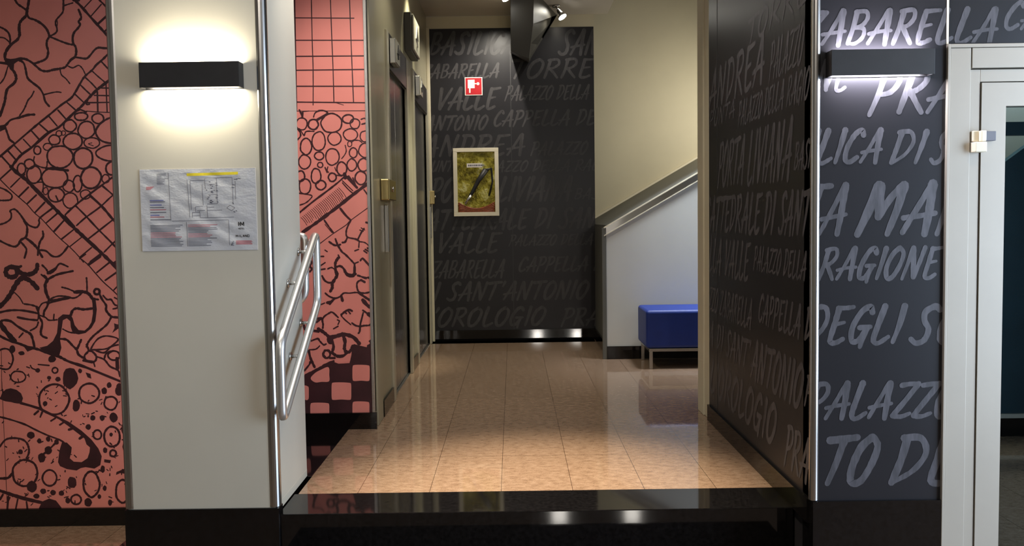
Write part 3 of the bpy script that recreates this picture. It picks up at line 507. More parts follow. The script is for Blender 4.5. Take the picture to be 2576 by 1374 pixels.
# ---- corridor left wall with two lifts
WD = .14
F1, F2 = (4.78, 5.72), (6.02, 7.06)          # frame extents along the corridor
OZ = 2.52; HZ = 2.735
def opening(f): return (f[0] + .07, f[1] - .07)
mb = MB()
o1, o2 = opening(F1), opening(F2)
mb.box(XE - WD, XE, YP + .05, o1[0], PF, CE).box(XE - WD, XE, o1[1], o2[0], PF, CE).box(XE - WD, XE, o2[1], YB, PF, CE)
for o in (o1, o2): mb.box(XE - WD, XE, o[0], o[1], OZ, CE)
struct(mb.build('wall_corridor_left', 'elevator_laminate'), 'olive beige laminate wall of the two lifts', 'wall')
mb = MB().box(XE, XE + .010, YP + .05, YP + .22, PF, CE)
struct(mb.build('trim_2', 'elevator_laminate', bevel=.003), 'pale pilaster strip at the start of the lift wall', 'trim')
mb = MB().box(XE, XE + .012, YP + .24, F1[0] - .01, PF, PF + .09).box(XE, XE + .012, F1[1] + .01, F2[0] - .01, PF, PF + .09)
struct(mb.build('baseboard_corridor', 'black_granite'), 'short black skirting pieces between the lifts', 'baseboard')
mb = MB().box(XE, XE + .028, YB - .03, YB, PF, 3.3)
struct(mb.build('trim_3', 'cream_paint', bevel=.004), 'cream corner strip between lift wall and dark end wall', 'trim')
def arrow(mb, x, yc, zc, s, up=True):
    mb.prism([(yc - .75 * s, zc - .4 * s), (yc, zc + .75 * s), (yc + .75 * s, zc - .4 * s), (yc + .25 * s, zc - .4 * s), (yc + .25 * s, zc - 1.0 * s), (yc - .25 * s, zc - 1.0 * s), (yc - .25 * s, zc - .4 * s)], 'x', x, x + .006)
def lift(f, label, lantern):
    y0, y1 = f; a, b = opening(f)
    t = thing('lift_entrance', (XE, (y0 + y1) / 2, PF), label, 'elevator', 'lift entrances along the corridor')
    fr = MB().box(XE - .002, XE + .014, y0, a, PF, HZ).box(XE - .002, XE + .014, b, y1, PF, HZ)
    fr.box(XE - WD, XE - .002, a - .008, a, PF, OZ).box(XE - WD, XE - .002, b, b + .008, PF, OZ)
    fr.build('door_frame', 'frame_steel', t, .003)
    MB().box(XE - .002, XE + .012, a, b, OZ, HZ).box(XE - WD, XE - .002, a, b, OZ - .006, OZ).build('header', 'dark_steel', t, .002)
    m_ = (a + b) / 2
    for q0, q1 in ((a, m_ - .002), (m_ + .002, b)):
        box('door_panel', 'door_steel', XE - .045, XE - .018, q0, q1, PF + .012, OZ, t, .002)
    box('sill', 'satin_steel', XE - WD, XE - .002, a, b, PF, PF + .008, t)
    return t
l1 = lift(F1, 'nearer lift entrance in a steel frame beside the pink mural', 0)
l2 = lift(F2, 'farther lift entrance in a steel frame next to the dark end wall', 1)
for k, (pn, lf, pp) in enumerate((((988, 130), l1, (1006, 190)), ((1047, 208), l2, (1066, 247)))):
    a_, b_2 = onX(pn[0], pn[1], XE + .045), onX(pp[0], pp[1], XE + .03)
    zc = OZ + .105; yc = (a_.y + b_2.y) / 2 - .04; w = .085
    t = thing('lift_lantern', (XE + .0145, yc, zc), ('lit arrow lantern on the header of the nearer lift', 'lit arrow lantern on the header of the farther lift')[k], 'indicator', 'arrow lanterns above the lifts')
    box('housing', 'satin_steel', XE + .0145, XE + .05, yc - w, yc + w, zc - .075, zc + .075, t, .004)
    box('faceplate', 'lantern_face', XE + .05, XE + .054, yc - w + .006, yc + w - .006, zc - .069, zc + .069, t)
    mb = MB(); arrow(mb, XE + .054, yc, zc + .012, .05); mb.build('arrow', 'text_black', t)
# call stations of the lifts (brass plates standing off the wall)
def call_station(ynear, yfar, zc, xo, label):
    t = thing('lift_call_station', (XE, (ynear + yfar) / 2, zc - .06), label, 'button panel', 'brass call stations of the lifts')
    box('plate', 'brass', XE, XE + xo, ynear, yfar, zc - .06, zc + .06, t, .006)
    b = MB(); b.tube([(XE + xo, (ynear + yfar) / 2, zc + .005), (XE + xo + .008, (ynear + yfar) / 2, zc + .005)], .016); b.build('button', 'chrome', t)
    box('stem', 'satin_steel', XE, XE + .022, (ynear + yfar) / 2 - .012, (ynear + yfar) / 2 + .012, zc - .36, zc - .085, t, .003)
p = onX(957, 477, XE)
call_station(4.50, 4.76, p.z, .05, 'brass call station left of the nearer lift')
p = onX(1078, 497, XE)
call_station(7.07, 7.115, p.z, .055, 'brass call station between farther lift and dark end wall')
# emergency light / exit sign high between the lifts
p = onX(1018, 120, XE); q = onX(1053, 120, XE + .05)
ys, ye = 5.62, 6.12; zt, zb = onX(1034, 82, XE + .06).z, onX(1034, 150, XE + .06).z
t = thing('exit_light', (XE, 5.85, zb), 'box-shaped exit light with a silver arrow, high between the two lifts', 'exit sign')
box('housing', 'stair_grey', XE, XE + .05, 5.66, 6.05, 2.79, 3.06, t, .006)
box('diffuser', 'lantern_face', XE + .05, XE + .066, 5.675, 6.035, 2.80, 3.05, t, .012)
mb = MB(); arrow(mb, XE + .066, 5.86, 2.94, .085); mb.build('arrow', 'chrome', t)

# ---- dark lettered panels
def rows_y(art, Y, rows, tilt=.0145):
    for txt, x0, x1, yt, yb in rows:
        a, b, c = onY(x0, yb, Y), onY(x1, yb - tilt * (x1 - x0), Y), onY(x0, yt, Y)
        lettering(art, txt, a.x, b.x, a.z, c.z)
bw = MB().box(XE, .74, YB, YB + .10, PF, 3.29)
A2 = Art(bw, lambda u, v, d: (u, YB - d, v), (XE + .03, .739, PF + .1, 3.285))
rows_y(A2, YB, [('BASILICA', 1078, 1300, 84, 137), ('SAN', 1405, 1512, 77, 137), ('ZABARELLA', 1062, 1258, 163, 197), ('TORRE', 1282, 1494, 151, 197), ('LA VALLE', 1010, 1254, 225, 277), ('PALAZZO DELLA', 1270, 1484, 217, 252), ('ANTONIO', 1068, 1228, 293, 328), ('CAPPELLA DEGLI', 1240, 1560, 280, 317), ('ANDREA', 1058, 1324, 343, 393), ('PALAZZO', 1335, 1480, 358, 390), ('PUNTA', 1068, 1160, 406, 432), ('PALAZZO DELLA RAGIONE', 1190, 1580, 406, 433), ('PORTA LIVIANA', 1080, 1442, 450, 508), ('BASI', 1444, 1520, 475, 501), ('ATTEDRALE DI SANTA', 1072, 1560, 530, 578), ('LA VALLE', 1010, 1258, 590, 637), ('PALAZZO DELLA', 1280, 1494, 592, 618), ('ZABARELLA', 1084, 1272, 657, 700), ('CAPPELLA DE', 1303, 1540, 648, 683), ('DI SANT\'ANTONIO', 1058, 1482, 713, 757), ('L\'OROLOGIO', 1052, 1374, 777, 822), ('PRA', 1412, 1512, 777, 819)])
bw.box(-.006, .001, YB - .0008, YB, PF + .1, 3.285, 2)
struct(bw.build('wall_back', ['charcoal_laminate', 'lettering_faint', 'text_black']), 'charcoal end wall covered with faint brush lettering', 'wall')
struct(box('wall_bulkhead', 'cream_paint', XE - .1, .74, YB + .004, YB + .1, 3.29, CE), 'cream strip above the dark end wall', 'wall')
mb = MB().box(XE + .03, .735, YB - .016, YB, PF, PF + .098)
struct(mb.build('baseboard_back', 'black_granite'), 'glossy black skirting of the dark end wall', 'baseboard')

rw = MB().box(XR, XR + .09, YR + .002, 4.24, PF - .5, CE)
A3 = Art(rw, lambda u, v, d: (XR - d, u, v), (YR + .03, 4.238, PF + .088, CE))
for txt, x0, x1, yt, yb in [('TORRE', 1880, 2036, -75, -2), ('ANDREA', 1784, 1926, 88, 200), ('PALAZZO', 1934, 2023, 55, 155), ('PUNTA', 1786, 1850, 250, 292), ('PALAZZO DELLA RAGIO', 1857, 2038, 168, 243), ('PORTA', 1806, 1875, 342, 457), ('LIVIANA', 1879, 1995, 298, 446), ('BASI', 1996, 2041, 350, 420), ('CATTEDRALE', 1776, 1915, 488, 585), ('DI', 1920, 1951, 487, 588), ('SANT', 1958, 2038, 480, 591), ('LLA VALLE', 1784, 1886, 614, 707), ('PALAZZO DELLA', 1896, 2030, 636, 705), ('ZZO ZABARELLA', 1784, 1893, 758, 829), ('CAPPELLA D', 1908, 2044, 780, 863), ('A DI SANT\'', 1784, 1888, 861, 931), ('ANTONIO', 1889, 2021, 921, 1034), ('PR', 2026, 2070, 965, 1043), ('L\'OROLOGIO', 1786, 1954, 1024, 1126), ('PRA', 1975, 2038, 1112, 1222)]:
    a, b, c = onX(x0, 700, XR), onX(x1, yb, XR), onX(x1, yt, XR)
    lettering(A3, txt, a.y, b.y, b.z, c.z)
rw.box(XR - .0008, XR, 4.066, 4.074, PF + .088, CE, 2)
struct(rw.build('wall_right', ['charcoal_laminate', 'lettering', 'text_black']), 'glossy charcoal side wall covered with brush lettering', 'wall')
struct(box('baseboard_right', 'black_granite', XR - .012, XR, YR + .03, 4.24, PF, PF + .085), 'polished black skirting along the charcoal side wall', 'baseboard')

fw = MB().box(XR, 1.492, YR, YR + .10, .59, CE)
A4 = Art(fw, lambda u, v, d: (u, YR - d, v), (XR + .016, 1.491, .592, CE))
FR = [('ZABARELLA', 2012, 2514, 30, 113), ('NE', 2050, 2140, 152, 228), ('PRA', 2186, 2420, 180, 284), ('BASILICA', 1880, 2224, 332, 412), ('DI', 2236, 2330, 332, 411), ('SAN', 2340, 2490, 332, 410), ('TA', 2004, 2136, 468, 589), ('MA', 2156, 2362, 466, 588), ('RI', 2352, 2450, 468, 588), ('RAGIONE', 2056, 2366, 627, 703), ('DEGLI', 2020, 2274, 774, 864), ('SC', 2288, 2420, 771, 863), ('PALAZZO', 2024, 2410, 967, 1053), ('TO', 2060, 2208, 1102, 1217), ('DE', 2234, 2420, 1100, 1216)]
rows_y(A4, YR, FR)
struct(fw.build('wall_front_right', ['charcoal_laminate', 'lettering']), 'charcoal wall panel with large brush lettering left of the glazed door', 'wall')
struct(box('wall_front_right_plinth', 'black_granite', XR - .004, 1.494, YR - .010, YR + .09, 0, .590), 'polished black plinth under the charcoal panel', 'plinth')
ow = MB().box(1.498, 4.0, YR, YR + .10, 2.175, CE)
A5 = Art(ow, lambda u, v, d: (u, YR - d, v), (1.499, 3.9, 2.178, CE))
rows_y(A5, YR, [FR[0], ('CAPPELLA', 2522, 2900, 6, 74)])
struct(ow.build('wall_over_door', ['charcoal_laminate', 'lettering']), 'charcoal panel above the glazed door with the end of a word', 'wall')
struct(box('trim_4', 'ivory_plastic', 1.492, 1.498, YR - .003, YR + .05, 2.175, CE), 'thin white joint strip between the two charcoal panels', 'trim')
cs = MB(); q = [(XR + .004 + math.cos(a) * .016, YR + .010 + math.sin(a) * .016) for a in [math.pi * 2 * k / 18 for k in range(18)]]
cs.prism(q, 'z', .592, CE)
struct(cs.build('trim_5', 'chrome'), 'rounded chrome corner post between the lettered charcoal walls', 'trim')
po = MB().box(1.037, 1.12, 4.34, 4.47, PF, CE).box(1.045, 1.13, 4.24, 4.34, PF, CE)
struct(po.build('wall_end_post', 'cream_paint', bevel=.003), 'cream painted end of the side wall before the bench room', 'wall')
struct(MB().box(1.13, 2.4, 4.24, 4.34, PF, 4.7).build('wall_bench_front', 'cream_paint'), 'cream wall of the bench room behind the side wall', 'wall')
struct(MB().box(2.3, 2.4, 4.34, 6.125, PF, 4.7).build('wall_bench_right', 'cream_paint'), 'right wall of the bench room', 'wall')

# ---- stairs behind the bench
SL = (1.924 - 1.523) / (1.413 - .709)
def zs(x): return 1.523 + SL * (x - .709)
x9 = .735 + (4.6 - zs(.735)) / SL
sb = MB().prism([(.735, PF), (x9, PF), (x9, 4.6), (.735, zs(.735))], 'y', 6.14, 8.0)
struct(sb.build('wall_stair', 'stair_grey'), 'grey sloping side of the staircase climbing to the right', 'stair')
sp = MB().prism([(.715, PF + .10), (3.4, PF + .10), (3.4, zs(3.4) - .058), (.715, zs(.715) - .058)], 'y', 6.125, 6.139)
struct(sp.build('wall_stair_panel', 'bench_white'), 'white panel under the sloping stair edge behind the bench', 'wall')
st = MB().prism([(.70, zs(.70) - .060), (3.4, zs(3.4) - .060), (3.4, zs(3.4) + .004), (.70, zs(.70) + .004)], 'y', 6.119, 6.139)
st.prism([(.70, zs(.70) - .004), (3.4, zs(3.4) - .004), (3.4, zs(3.4) + .004), (.70, zs(.70) + .004)], 'y', 6.110, 6.16, 1)
st.prism([(.70, zs(.70) - .064), (3.4, zs(3.4) - .064), (3.4, zs(3.4) - .056), (.70, zs(.70) - .056)], 'y', 6.112, 6.139, 1)
struct(st.build('trim_6', ['chrome', 'ivory_plastic']), 'sloping steel edge strip of the stair panel', 'trim')
struct(MB().box(.684, .716, 6.116, 6.15, PF, zs(.70)).build('trim_7', 'stair_grey', bevel=.002), 'dark upright edge strip at the foot of the stair panel', 'trim')
struct(MB().box(.716, 2.3, 6.112, 6.126, PF, PF + .10).box(.722, .735, 6.15, YB - .02, PF, PF + .1).build('baseboard_stair', 'black_granite'), 'black skirting below the white stair panel', 'baseboard')
struct(MB().box(.6, 5, 8.0, 8.1, 0, 4.7).build('wall_stairwell', 'cream_paint'), 'tall cream wall of the stairwell', 'wall')
st2 = MB().prism([(.735, zs(.735) - .02), (3.6, zs(3.6) - .02), (3.6, zs(3.6) + .022), (.735, zs(.735) + .022)], 'y', 7.96, 8.0)
struct(st2.build('trim_8', 'ivory_plastic'), 'sloping cream strip along the stairwell wall', 'trim')

# ---- dark fin hanging at the end wall
def P7(px, Y): return onY(px[0], px[1], Y)
fa = [(1283, -45), (1343, -45), (1341, 60), (1335, 110), (1331, 148), (1310, 141), (1285, 128)]
fb = [(1283, -40), (1399, -40), (1394, 18), (1384, 58), (1352, 112), (1330, 158), (1285, 134)]
mb = MB(); va = [P7(p, 6.36) for p in fa]; vb = [P7(p, YB - .001) for p in fb]
for p in (va[0], va[1], vb[0], vb[1]): p.z = CE
mb.add(va + vb, [tuple(reversed(range(7))), tuple(range(7, 14))] + [(i, (i + 1) % 7, (i + 1) % 7 + 7, i + 7) for i in range(7)])
o = mb.build('ceiling_fin', 'wedge_grey', bevel=.004); tag(o, 'dark grey tapering fin hanging from the ceiling against the lettered end wall', 'fin')
def ceiling_spot(x, y, label, beam=True):
    t = thing('ceiling_spotlight', (x, y, CE), label, 'spotlight', 'small spotlights under the corridor ceiling')
    MB().tube([(x, y, CE), (x, y, CE - .012)], .035, 20).build('base', 'chrome', t)
    MB().tube([(x, y, CE - .012), (x + .02, y, CE - .045)], .006).build('arm', 'chrome', t)
    MB().tube([(x + .012, y, CE - .035), (x + .035, y - .01, CE - .075), (x + .05, y - .018, CE - .10)], [.012, .024, .040], 18).build('head', 'chrome', t)
    MB().tube([(x + .050, y - .018, CE - .1005), (x + .052, y - .019, CE - .104)], .036, 18).build('lens', 'lens', t)
    if beam: spot('spot_beam', (x + .03, y + .02, CE - .02), (x - .25, y - .5, PF), 10, (1, .95, .82), 150, .8, .03)
ceiling_spot(.395, 6.85, 'lit chrome ceiling spotlight right of the dark hanging fin')
ceiling_spot(-.075, 6.25, 'chrome ceiling spotlight left of the dark hanging fin', False)

# ---- fire hose sign and cabinet on the end wall
a, b = onY(1169, 195, YB), onY(1214, 240, YB)
t = thing('hose_sign', (a.x, YB, b.z), 'square red fire hose sign with white pictogram on the dark end wall', 'sign')
box('backing', 'sign_white', a.x, b.x, YB - .006, YB, b.z, a.z, t, .001)
w = b.x - a.x
box('red_field', 'sign_red', a.x + .045 * w, b.x - .045 * w, YB - .0075, YB - .006, b.z + .045 * w, a.z - .045 * w, t)
mb = MB(); y0, y1 = YB - .009, YB - .0075; zt = a.z
mb.box(a.x + .17 * w, a.x + .56 * w, y0, y1, zt - .62 * w, zt - .14 * w).box(a.x + .24 * w, a.x + .32 * w, y0, y1, zt - .88 * w, zt - .62 * w).box(a.x + .56 * w, a.x + .70 * w, y0, y1, zt - .40 * w, zt - .34 * w)
mb.prism([(a.x + .75 * w + .085 * w * math.cos(k * .524), zt - .37 * w + .085 * w * math.sin(k * .524)) for k in range(12)], 'y', y0, y1)
mb.build('pictogram', 'sign_white', t)

a, b = onY(1139, 373, YB - .03), onY(1256, 543, YB - .03)
t = thing('hose_cabinet', ((a.x + b.x) / 2, YB, b.z), 'white framed fire hose cabinet with gold inside behind crumpled clear film', 'cabinet')
x0, x1, z0, z1 = a.x, b.x, b.z, a.z; fwid = .035
mb = MB(); mb.box(x0, x1, YB - .03, YB, z1 - fwid, z1).box(x0, x1, YB - .03, YB, z0, z0 + fwid).box(x0, x0 + fwid, YB - .03, YB, z0 + fwid, z1 - fwid).box(x1 - fwid, x1, YB - .03, YB, z0 + fwid, z1 - fwid)
mb.build('frame', 'ivory_plastic', t, .002)
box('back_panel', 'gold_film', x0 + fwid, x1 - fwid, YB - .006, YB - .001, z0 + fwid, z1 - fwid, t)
cx, cz = (x0 + x1) / 2, (z0 + z1) / 2; ww, hh = x1 - x0, z1 - z0
hz = MB()
for k in range(6): hz.tube([(x0 + fwid + .006 + (ww - 2 * fwid - .012) * i / 15, YB - .016, z0 + fwid + .008 + .010 * k * (.45 + 1.1 * (i / 7.5 - 1) ** 2)) for i in range(16)], .0075, 8)
hz.build('hose', 'hose_red', t)
nz = MB(); nz.tube([(x0 + .27 * ww, YB - .020, z0 + .20 * hh), (x0 + .42 * ww, YB - .020, z0 + .36 * hh), (x0 + .55 * ww, YB - .020, z0 + .52 * hh), (x0 + .72 * ww, YB - .02, z0 + .68 * hh)], [.010, .016, .020, .026], 12)
nz.tube([(x0 + .68 * ww, YB - .02, z0 + .66 * hh), (x0 + .84 * ww, YB - .012, z0 + .70 * hh), (x0 + .86 * ww, YB - .012, z0 + .50 * hh), (x0 + .78 * ww, YB - .012, z0 + .30 * hh)], [.02, .010, .008, .008], 12)
nz.build('nozzle', 'sconce_black', t)
MB().tube([(x0 + .25 * ww, YB - .021, z0 + .18 * hh), (x0 + .38 * ww, YB - .021, z0 + .31 * hh)], [.012, .0135], 12).build('nozzle_tip', 'chrome', t)
lb = box('label_card', 'sign_white', x0 + .30 * ww, x0 + .64 * ww, YB - .0285, YB - .0275, z1 - .285 * hh, z1 - .225 * hh, t)
mb = MB()
xx = x0 + .33 * ww
for k in range(9): wd = (.012, .016, .009)[k % 3]; mb.box(xx, xx + wd, YB - .0292, YB - .0285, z1 - .267 * hh, z1 - .243 * hh); xx += wd + .004
mb.build('label_print', 'text_grey', lb)
n = 14; vs = []; fs = []; fr_ = random.Random(5)
for j in range(n + 1):
    for i in range(n + 1):
        edge = i in (0, n) or j in (0, n)
        vs.append((x0 + fwid + (ww - 2 * fwid) * i / n, YB - .024 - (0 if edge else fr_.uniform(-.002, .003)), z0 + fwid + (hh - 2 * fwid) * j / n))
for j in range(n):
    for i in range(n): fs.append((j * (n + 1) + i, j * (n + 1) + i + 1, (j + 1) * (n + 1) + i + 1, (j + 1) * (n + 1) + i))
mb = MB(); mb.add(vs, fs); mb.build('clear_cover', 'clear_film', t)

# ---- blue bench
t = thing('bench', (1.5, 5.88, PF), 'blue upholstered bench on chrome legs against the white stair panel', 'bench')
bx0, bx1, by0, by1 = .950, 2.05, 5.69, 6.085
box('seat', 'blue_vinyl', bx0, bx1, by0, by1, .648, .925, t, .022, 4)
mb = MB().box(bx0 + .02, bx1 - .02, by0 + .004, by0 + .03, .626, .648).box(bx0 + .02, bx1 - .02, by1 - .03, by1 - .004, .626, .648).box(bx0 + .02, bx0 + .046, by0 + .03, by1 - .03, .626, .648).box(bx1 - .046, bx1 - .02, by0 + .03, by1 - .03, .626, .648)
mb.build('frame', 'chrome', t, .002)
for x in (bx0 + .022, bx1 - .046):
    for y in (by0 + .004, by1 - .028): box('leg', 'chrome', x, x + .024, y, y + .024, PF, .626, t, .002)

# ---- handrails
def handrail(name, pts, brackets, label):
    t = thing(name, Vector(pts[1]), label, 'handrail', 'looped handrails on the white pillar')
    MB().tube(fillet(pts, .045, True), .0175, 16, closed=True).build('rail', 'rail_steel', t)
    for w_, p_ in brackets:
        br = MB().tube([w_, p_], .007, 10).build('bracket', 'satin_steel', t)
        d = (Vector(p_) - Vector(w_)).normalized(); MB().tube([w_, Vector(w_) + d * .006], .017, 16).build('rosette', 'chrome', br)
    return t
XH = -.858
nt, nb, ft, fb_ = onX(702, 868, XH), onX(713, 1058, XH), onX(793, 585, XH), onX(800, 760, XH)
yn, yf = (nt.y + nb.y) / 2, (ft.y + fb_.y) / 2
pts = [(XH, yn, nt.z), (XH, yn, nb.z), (XH, yf, fb_.z), (XH, yf, ft.z)]
def at_line(p, q, y): k = (y - p[1]) / (q[1] - p[1]); return p[2] + (q[2] - p[2]) * k
bk = []
for y in (3.175, 3.345):
    for p, q in ((pts[0], pts[3]), (pts[1], pts[2])):
        z = at_line(p, q, y); bk.append(((CX1 - .001, y, z), (XH, y, z)))
handrail('handrail', pts, bk, 'steel handrail loop on the right side of the white pillar')
YH = CYB + .048
tl, bl, tr, br_ = onY(309, 832, YH), onY(315, 984, YH), onY(766, 586, YH), onY(768, 750, YH)
pts = [(tl.x, YH, tl.z), (bl.x, YH, bl.z), (br_.x, YH, br_.z), (tr.x, YH, tr.z)]
bk = []
for k in (.2, .8):
    for p, q in ((pts[0], pts[3]), (pts[1], pts[2])):
        c = Vector(p).lerp(Vector(q), k); bk.append(((c.x, CYB, c.z), (c.x, YH, c.z)))
handrail('handrail', pts, bk, 'steel handrail loop on the back of the white pillar, only its two ends showing')

# ---- wall lamps
def sconce(x0, x1, z0, z1, yw, dep, label, ledm, color, power):
    t = thing('wall_lamp', ((x0 + x1) / 2, yw, z0), label, 'wall lamp', 'black up-and-down wall lamps')
    y0 = yw - dep; th = .004; mb = MB()
    mb.box(x0, x1, y0, y0 + th, z0, z1).box(x0, x0 + th, y0 + th, yw, z0, z1).box(x1 - th, x1, y0 + th, yw, z0, z1).box(x0 + th, x1 - th, yw - th, yw, z0, z1).box(x0 + th, x1 - th, y0 + th, yw - th, z0 + .02, z1 - .02)
    mb.build('housing', 'sconce_black', t, .001)
    xc, yc = (x0 + x1) / 2, yw - dep * .5
    for z, s in ((z1 - .02, 1), (z0 + .02, -1)):
        box('diffuser', ledm, x0 + .012, x1 - .012, y0 + .010, yw - .010, z, z + s * .008, t)
        area('wall_lamp_light', (xc, yc, z + s * .010), (xc, yc, z + s), x1 - x0 - .05, dep * .55, power, color, 170)
a, b = onY(348, 157, YC - .05), onY(602, 217, YC - .05)
sconce(a.x, b.x, b.z, a.z, YC, .05, 'black rectangular wall lamp glowing up and down on the white pillar', 'led', (1, .93, .74), 3.2)
a, b = onY(2092, 125, YR - .05), onY(2352, 186, YR - .05)
sconce(a.x, b.x, b.z, a.z, YR, .05, 'black rectangular wall lamp glowing up and down on the lettered charcoal panel', 'led_cool', (.90, .88, 1), 3.6)

# ---- evacuation plan in a crumpled sleeve on the pillar
a, b = onY(351, 428, YC), onY(648, 630, YC)
px0, px1, pz0, pz1 = -1.366, -.942, 1.499, 1.799
WR = random.Random(11)
waves = [(WR.uniform(20, 70), WR.uniform(30, 110), WR.uniform(0, 6), WR.uniform(.25, .8)) for _ in range(9)]
def crumple(x, z):
    e = min(x - px0, px1 - x, z - pz0, pz1 - z) / .03
    return (.0035 + .0012 * sum(.55 * w * math.sin(p * x + q * z + r) for p, q, r, w in waves) * min(1, max(.15, e)))
t = thing('evacuation_plan', ((px0 + px1) / 2, YC, pz0), 'white evacuation plan sheet in a crumpled clear sleeve on the pillar', 'notice')
nx, nz_ = 72, 50; vs = []; fs = []
for j in range(nz_ + 1):
    for i in range(nx + 1):
        x, z = px0 + (px1 - px0) * i / nx, pz0 + (pz1 - pz0) * j / nz_
        vs.append((x, YC - max(.0012, crumple(x, z)), z))
for j in range(nz_):
    for i in range(nx): fs.append((j * (nx + 1) + i, j * (nx + 1) + i + 1, (j + 1) * (nx + 1) + i + 1, (j + 1) * (nx + 1) + i))
mb = MB(); mb.add(vs, fs, 0, True)
box('sleeve', 'sign_white', px0 - .001, px1 + .001, YC - .0011, YC, pz0 - .001, pz1 + .001, t)
print_all = mb
def planxy(cx, cy):     # picture position on the sheet, 0..1 from its top left corner
    return px0 + (px1 - px0) * cx, pz1 - (pz1 - pz0) * cy
def mark(mb, c0, c1, w, mi=0):
    (xa, za), (xb, zb) = planxy(*c0), planxy(*c1); L = math.hypot(xb - xa, zb - za); n = max(1, int(L / .006))
    dx, dz = (xb - xa) / L, (zb - za) / L
    for k in range(n):
        q = []
        for s_, kk in ((1, k), (1, k + 1), (-1, k + 1), (-1, k)):
            x, z = xa + (xb - xa) * kk / n - dz * w / 2 * s_, za + (zb - za) * kk / n + dx * w / 2 * s_
            q.append((x, YC - max(.0012, crumple(x, z)) - .0011, z))
        mb.add(q, [(0, 1, 2, 3)], mi + 1)
mk = tx = lg = mb
def cr(x, y): return ((x - 60) / 1690, (y - 100) / 1160)
L1 = [((480, 150), (495, 830)), ((310, 235), (480, 235)), ((750, 250), (775, 790)), ((795, 265), (800, 680)), ((800, 265), (1000, 265)), ((970, 320), (975, 620)), ((860, 640), (970, 630)), ((860, 640), (862, 710)), ((880, 695), (1000, 690)), ((1010, 240), (1015, 390)), ((1180, 230), (1185, 600)), ((1015, 235), (1180, 232)), ((1075, 325), (1160, 322)), ((1060, 470), (1180, 468)), ((1030, 600), (1185, 598)), ((1030, 620), (1035, 790)), ((1035, 645), (1135, 645)), ((810, 720), (920, 715)), ((815, 768), (920, 765)), ((920, 700), (925, 790)), ((810, 720), (812, 790)), ((925, 795), (1420, 790)), ((1410, 230), (1415, 600)), ((1455, 280), (1455, 540)), ((1185, 230), (1410, 228)), ((1340, 830), (1345, 1190)), ((510, 835), (1340, 830)), ((720, 850), (730, 1200)), ((1030, 690), (1250, 690)), ((1320, 660), (1370, 620)), ((1370, 620), (1440, 660)), ((1440, 660), (1390, 700)), ((1390, 700), (1320, 660))]
for p, q in L1: mark(mk, cr(*p), cr(*q), .0016)
PR = random.Random(2)
for k in range(9): mark(mk, cr(310, 165 + 18 * k), cr(310 + PR.uniform(60, 140), 165 + 18 * k), .0018)
for k in range(26): x, y = PR.uniform(1020, 1180), PR.uniform(240, 590); mark(mk, cr(x, y), cr(x + PR.uniform(10, 35), y), .003)
for k in range(10): x, y = PR.uniform(1395, 1500), PR.uniform(230, 780); mark(mk, cr(x, y), cr(x + PR.uniform(10, 50), y + 6), .003)
for k in range(15):
    y = 895 + 21 * k
    for x, xe in ((190, 690), (740, 1180)):
        mi = 1 if (k in (5, 6, 7, 8) and x == 190) or (k in (0, 1, 6, 7, 8) and x == 740) else 0
        mark(tx, cr(x, y), cr(xe - PR.uniform(0, 180), y), .0022, mi)
for k in range(5): mark(tx, cr(1440, 1130 + 12 * k), cr(1680 - PR.uniform(0, 30), 1130 + 12 * k), .002, 1)
for k in range(4): mark(tx, cr(150, 350 + 12 * k), cr(265 - 15 * k, 345 + 12 * k), .002, 1)
for y, mi, xe in ((540, 2, 400), (560, 0, 420), (605, 2, 370), (640, 0, 400), (672, 1, 430), (710, 0, 430), (750, 2, 330), (775, 1, 400), (815, 0, 490)): mark(tx, cr(195, y), cr(xe, y), .003, mi)
for k in range(3): mark(tx, cr(1365, 1190), cr(1410, 1190 - 30 * k), .002)
mark(mk, cr(750, 182), cr(1500, 170), .010, 3)
for p, q in (((1485, 860), (1485, 918)), ((1512, 860), (1512, 918)), ((1485, 890), (1512, 890)), ((1512, 860), (1538, 905)), ((1538, 905), (1560, 860)), ((1560, 860), (1560, 918))): mark(lg, cr(*p), cr(*q), .0032, 4)
LET = {'M': [(0, 1, 0, 0), (0, 0, .5, .6), (.5, .6, 1, 0), (1, 0, 1, 1)], 'I': [(.5, 0, .5, 1)], 'L': [(0, 0, 0, 1), (0, 1, .8, 1)], 'A': [(0, 1, .5, 0), (.5, 0, 1, 1), (.2, .6, .8, .6)], 'N': [(0, 1, 0, 0), (0, 0, 1, 1), (1, 1, 1, 0)], 'O': [(0, 0, 1, 0), (1, 0, 1, 1), (1, 1, 0, 1), (0, 1, 0, 0)], 'H': [(0, 0, 0, 1), (1, 0, 1, 1), (0, .5, 1, .5)], 'T': [(0, 0, 1, 0), (.5, 0, .5, 1)], 'E': [(0, 0, 0, 1), (0, 0, 1, 0), (0, .5, .8, .5), (0, 1, 1, 1)]}
def tiny(txt, x, y, w, h, lw):
    for c in txt:
        for a0, b0, a1, b1 in LET[c]: mark(lg, cr(x + a0 * w * .72, y + b0 * h), cr(x + a1 * w * .72 + .1, y + b1 * h + .1), lw, 4)
        x += w
tiny('HOTEL', 1482, 945, 19, 20, .0012); tiny('MILANO', 1440, 1045, 34, 30, .0018)
mb.build('sheet', ['plan_paper', 'text_grey', 'text_red', 'text_blue', 'marker_yellow', 'text_black'], t)

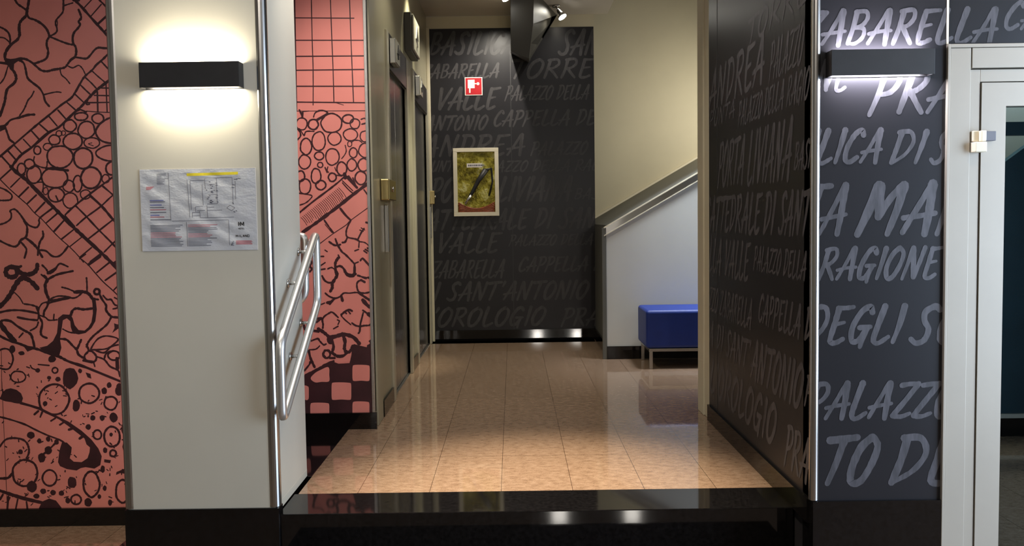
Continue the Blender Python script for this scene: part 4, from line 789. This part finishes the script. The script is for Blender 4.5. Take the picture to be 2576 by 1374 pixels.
# ---- glazed door
DX0 = 1.492
d = thing('door_1', (2.1, YR, 0), 'grey aluminium glazed door at the right edge', 'door', kind='structure')
H0, H1 = 2.173, 2.088
fr = MB().box(DX0, 1.502, YR - .012, YR + .05, .0, H0).box(1.502, 2.9, YR - .010, YR + .05, H0 - .012, H0)
fr.box(1.504, 1.574, YR - .006, YR + .05, 0, H0 - .013)
fr.box(1.578, 2.72, YR - .006, YR + .05, H1 + .004, H0 - .013).box(2.724, 2.80, YR - .006, YR + .05, 0, H0 - .013)
fr.build('frame', 'door_aluminium', d, .0015)
rb = MB().box(1.575, 1.612, YR + .004, YR + .05, 0, H1).box(1.612, 2.68, YR + .004, YR + .05, 2.046, H1).box(2.684, 2.723, YR + .004, YR + .05, 0, H1)
rb.build('rebate', 'door_aluminium', d, .0015)
GX0, GX1, GZ1 = 1.700, 2.59, 1.962
lf = MB().prism([(1.616, .01), (GX0, .12), (GX0, GZ1), (1.616, 2.042)], 'y', YR, YR + .045).prism([(1.616, 2.042), (GX0, GZ1), (GX1, GZ1), (2.68, 2.042)], 'y', YR, YR + .045)
lf.prism([(2.68, 2.042), (GX1, GZ1), (GX1, .12), (2.68, .01)], 'y', YR, YR + .045).prism([(1.616, .01), (2.68, .01), (GX1, .12), (GX0, .12)], 'y', YR, YR + .045)
lf = lf.build('leaf', 'door_aluminium', d)
box('pane', 'glass', GX0 - .005, GX1 + .005, YR + .018, YR + .026, .115, GZ1 + .005, lf)
hg = MB().box(1.580, 1.604, YR - .008, YR + .004, 1.838, 1.862); ha = onY(2441, 345, YR); 
h = MB(); zt = onY(2470, 330, YR).z; zm = onY(2470, 357, YR).z; zb = onY(2470, 384, YR).z
h.box(1.600, 1.618, YR - .030, YR + .002, zm, zt).box(1.578, 1.618, YR - .034, YR + .004, zb, zm - .002).box(1.580, 1.600, YR - .014, YR + .004, zm, zt)
hp = h.build('hinge', 'ivory_plastic', d, .003)
box('hinge_leaf', 'hinge_grey', 1.6185, 1.656, YR - .020, YR, zm + .002, zt - .002, hp, .002)
# vestibule beyond the door
struct(MB().box(2.45, 6, 5.9, 6.0, 0, CE).build('wall_vestibule', 'bench_white'), 'white wall of the room beyond the glazed door', 'wall')
struct(MB().box(1.2, 6, 2.86, 4.24, CE - .12, CE - .02).box(2.42, 6, 4.24, 5.9, CE - .12, CE - .02).build('ceiling_vestibule', 'ceiling_paint'), 'ceiling of the room beyond the glazed door', 'ceiling')
pa, pb = onY(2500, 428, 5.6), onY(2620, 340, 5.6); zr = onY(2550, 1040, 5.6).z
tp = MB().prism([(2.8, zr), (5.6, zr), (5.6, pb.z + (5.6 - pb.x) * (pb.z - pa.z) / (pb.x - pa.x)), (2.8, pa.z + (2.8 - pa.x) * (pb.z - pa.z) / (pb.x - pa.x))], 'y', 5.6, 5.66)
struct(tp.build('wall_vestibule_panel', 'teal_panel'), 'dark teal partition with a sloping top seen through the door glass', 'wall')
struct(box('trim_9', 'door_aluminium', 2.8, 5.6, 5.58, 5.6, zr - .03, zr), 'thin grey rail below the teal partition', 'trim')
struct(box('baseboard_vestibule', 'black_granite', 2.8, 5.6, 5.59, 5.66, 0, zr - .03), 'black skirting below the teal partition', 'baseboard')
bz = onY(2550, 325, 5.5).z
struct(box('trim_10', 'teal_panel', 2.6, 5.6, 5.46, 5.52, bz - .045, bz + .045), 'dark horizontal bar seen through the top of the door glass', 'trim')
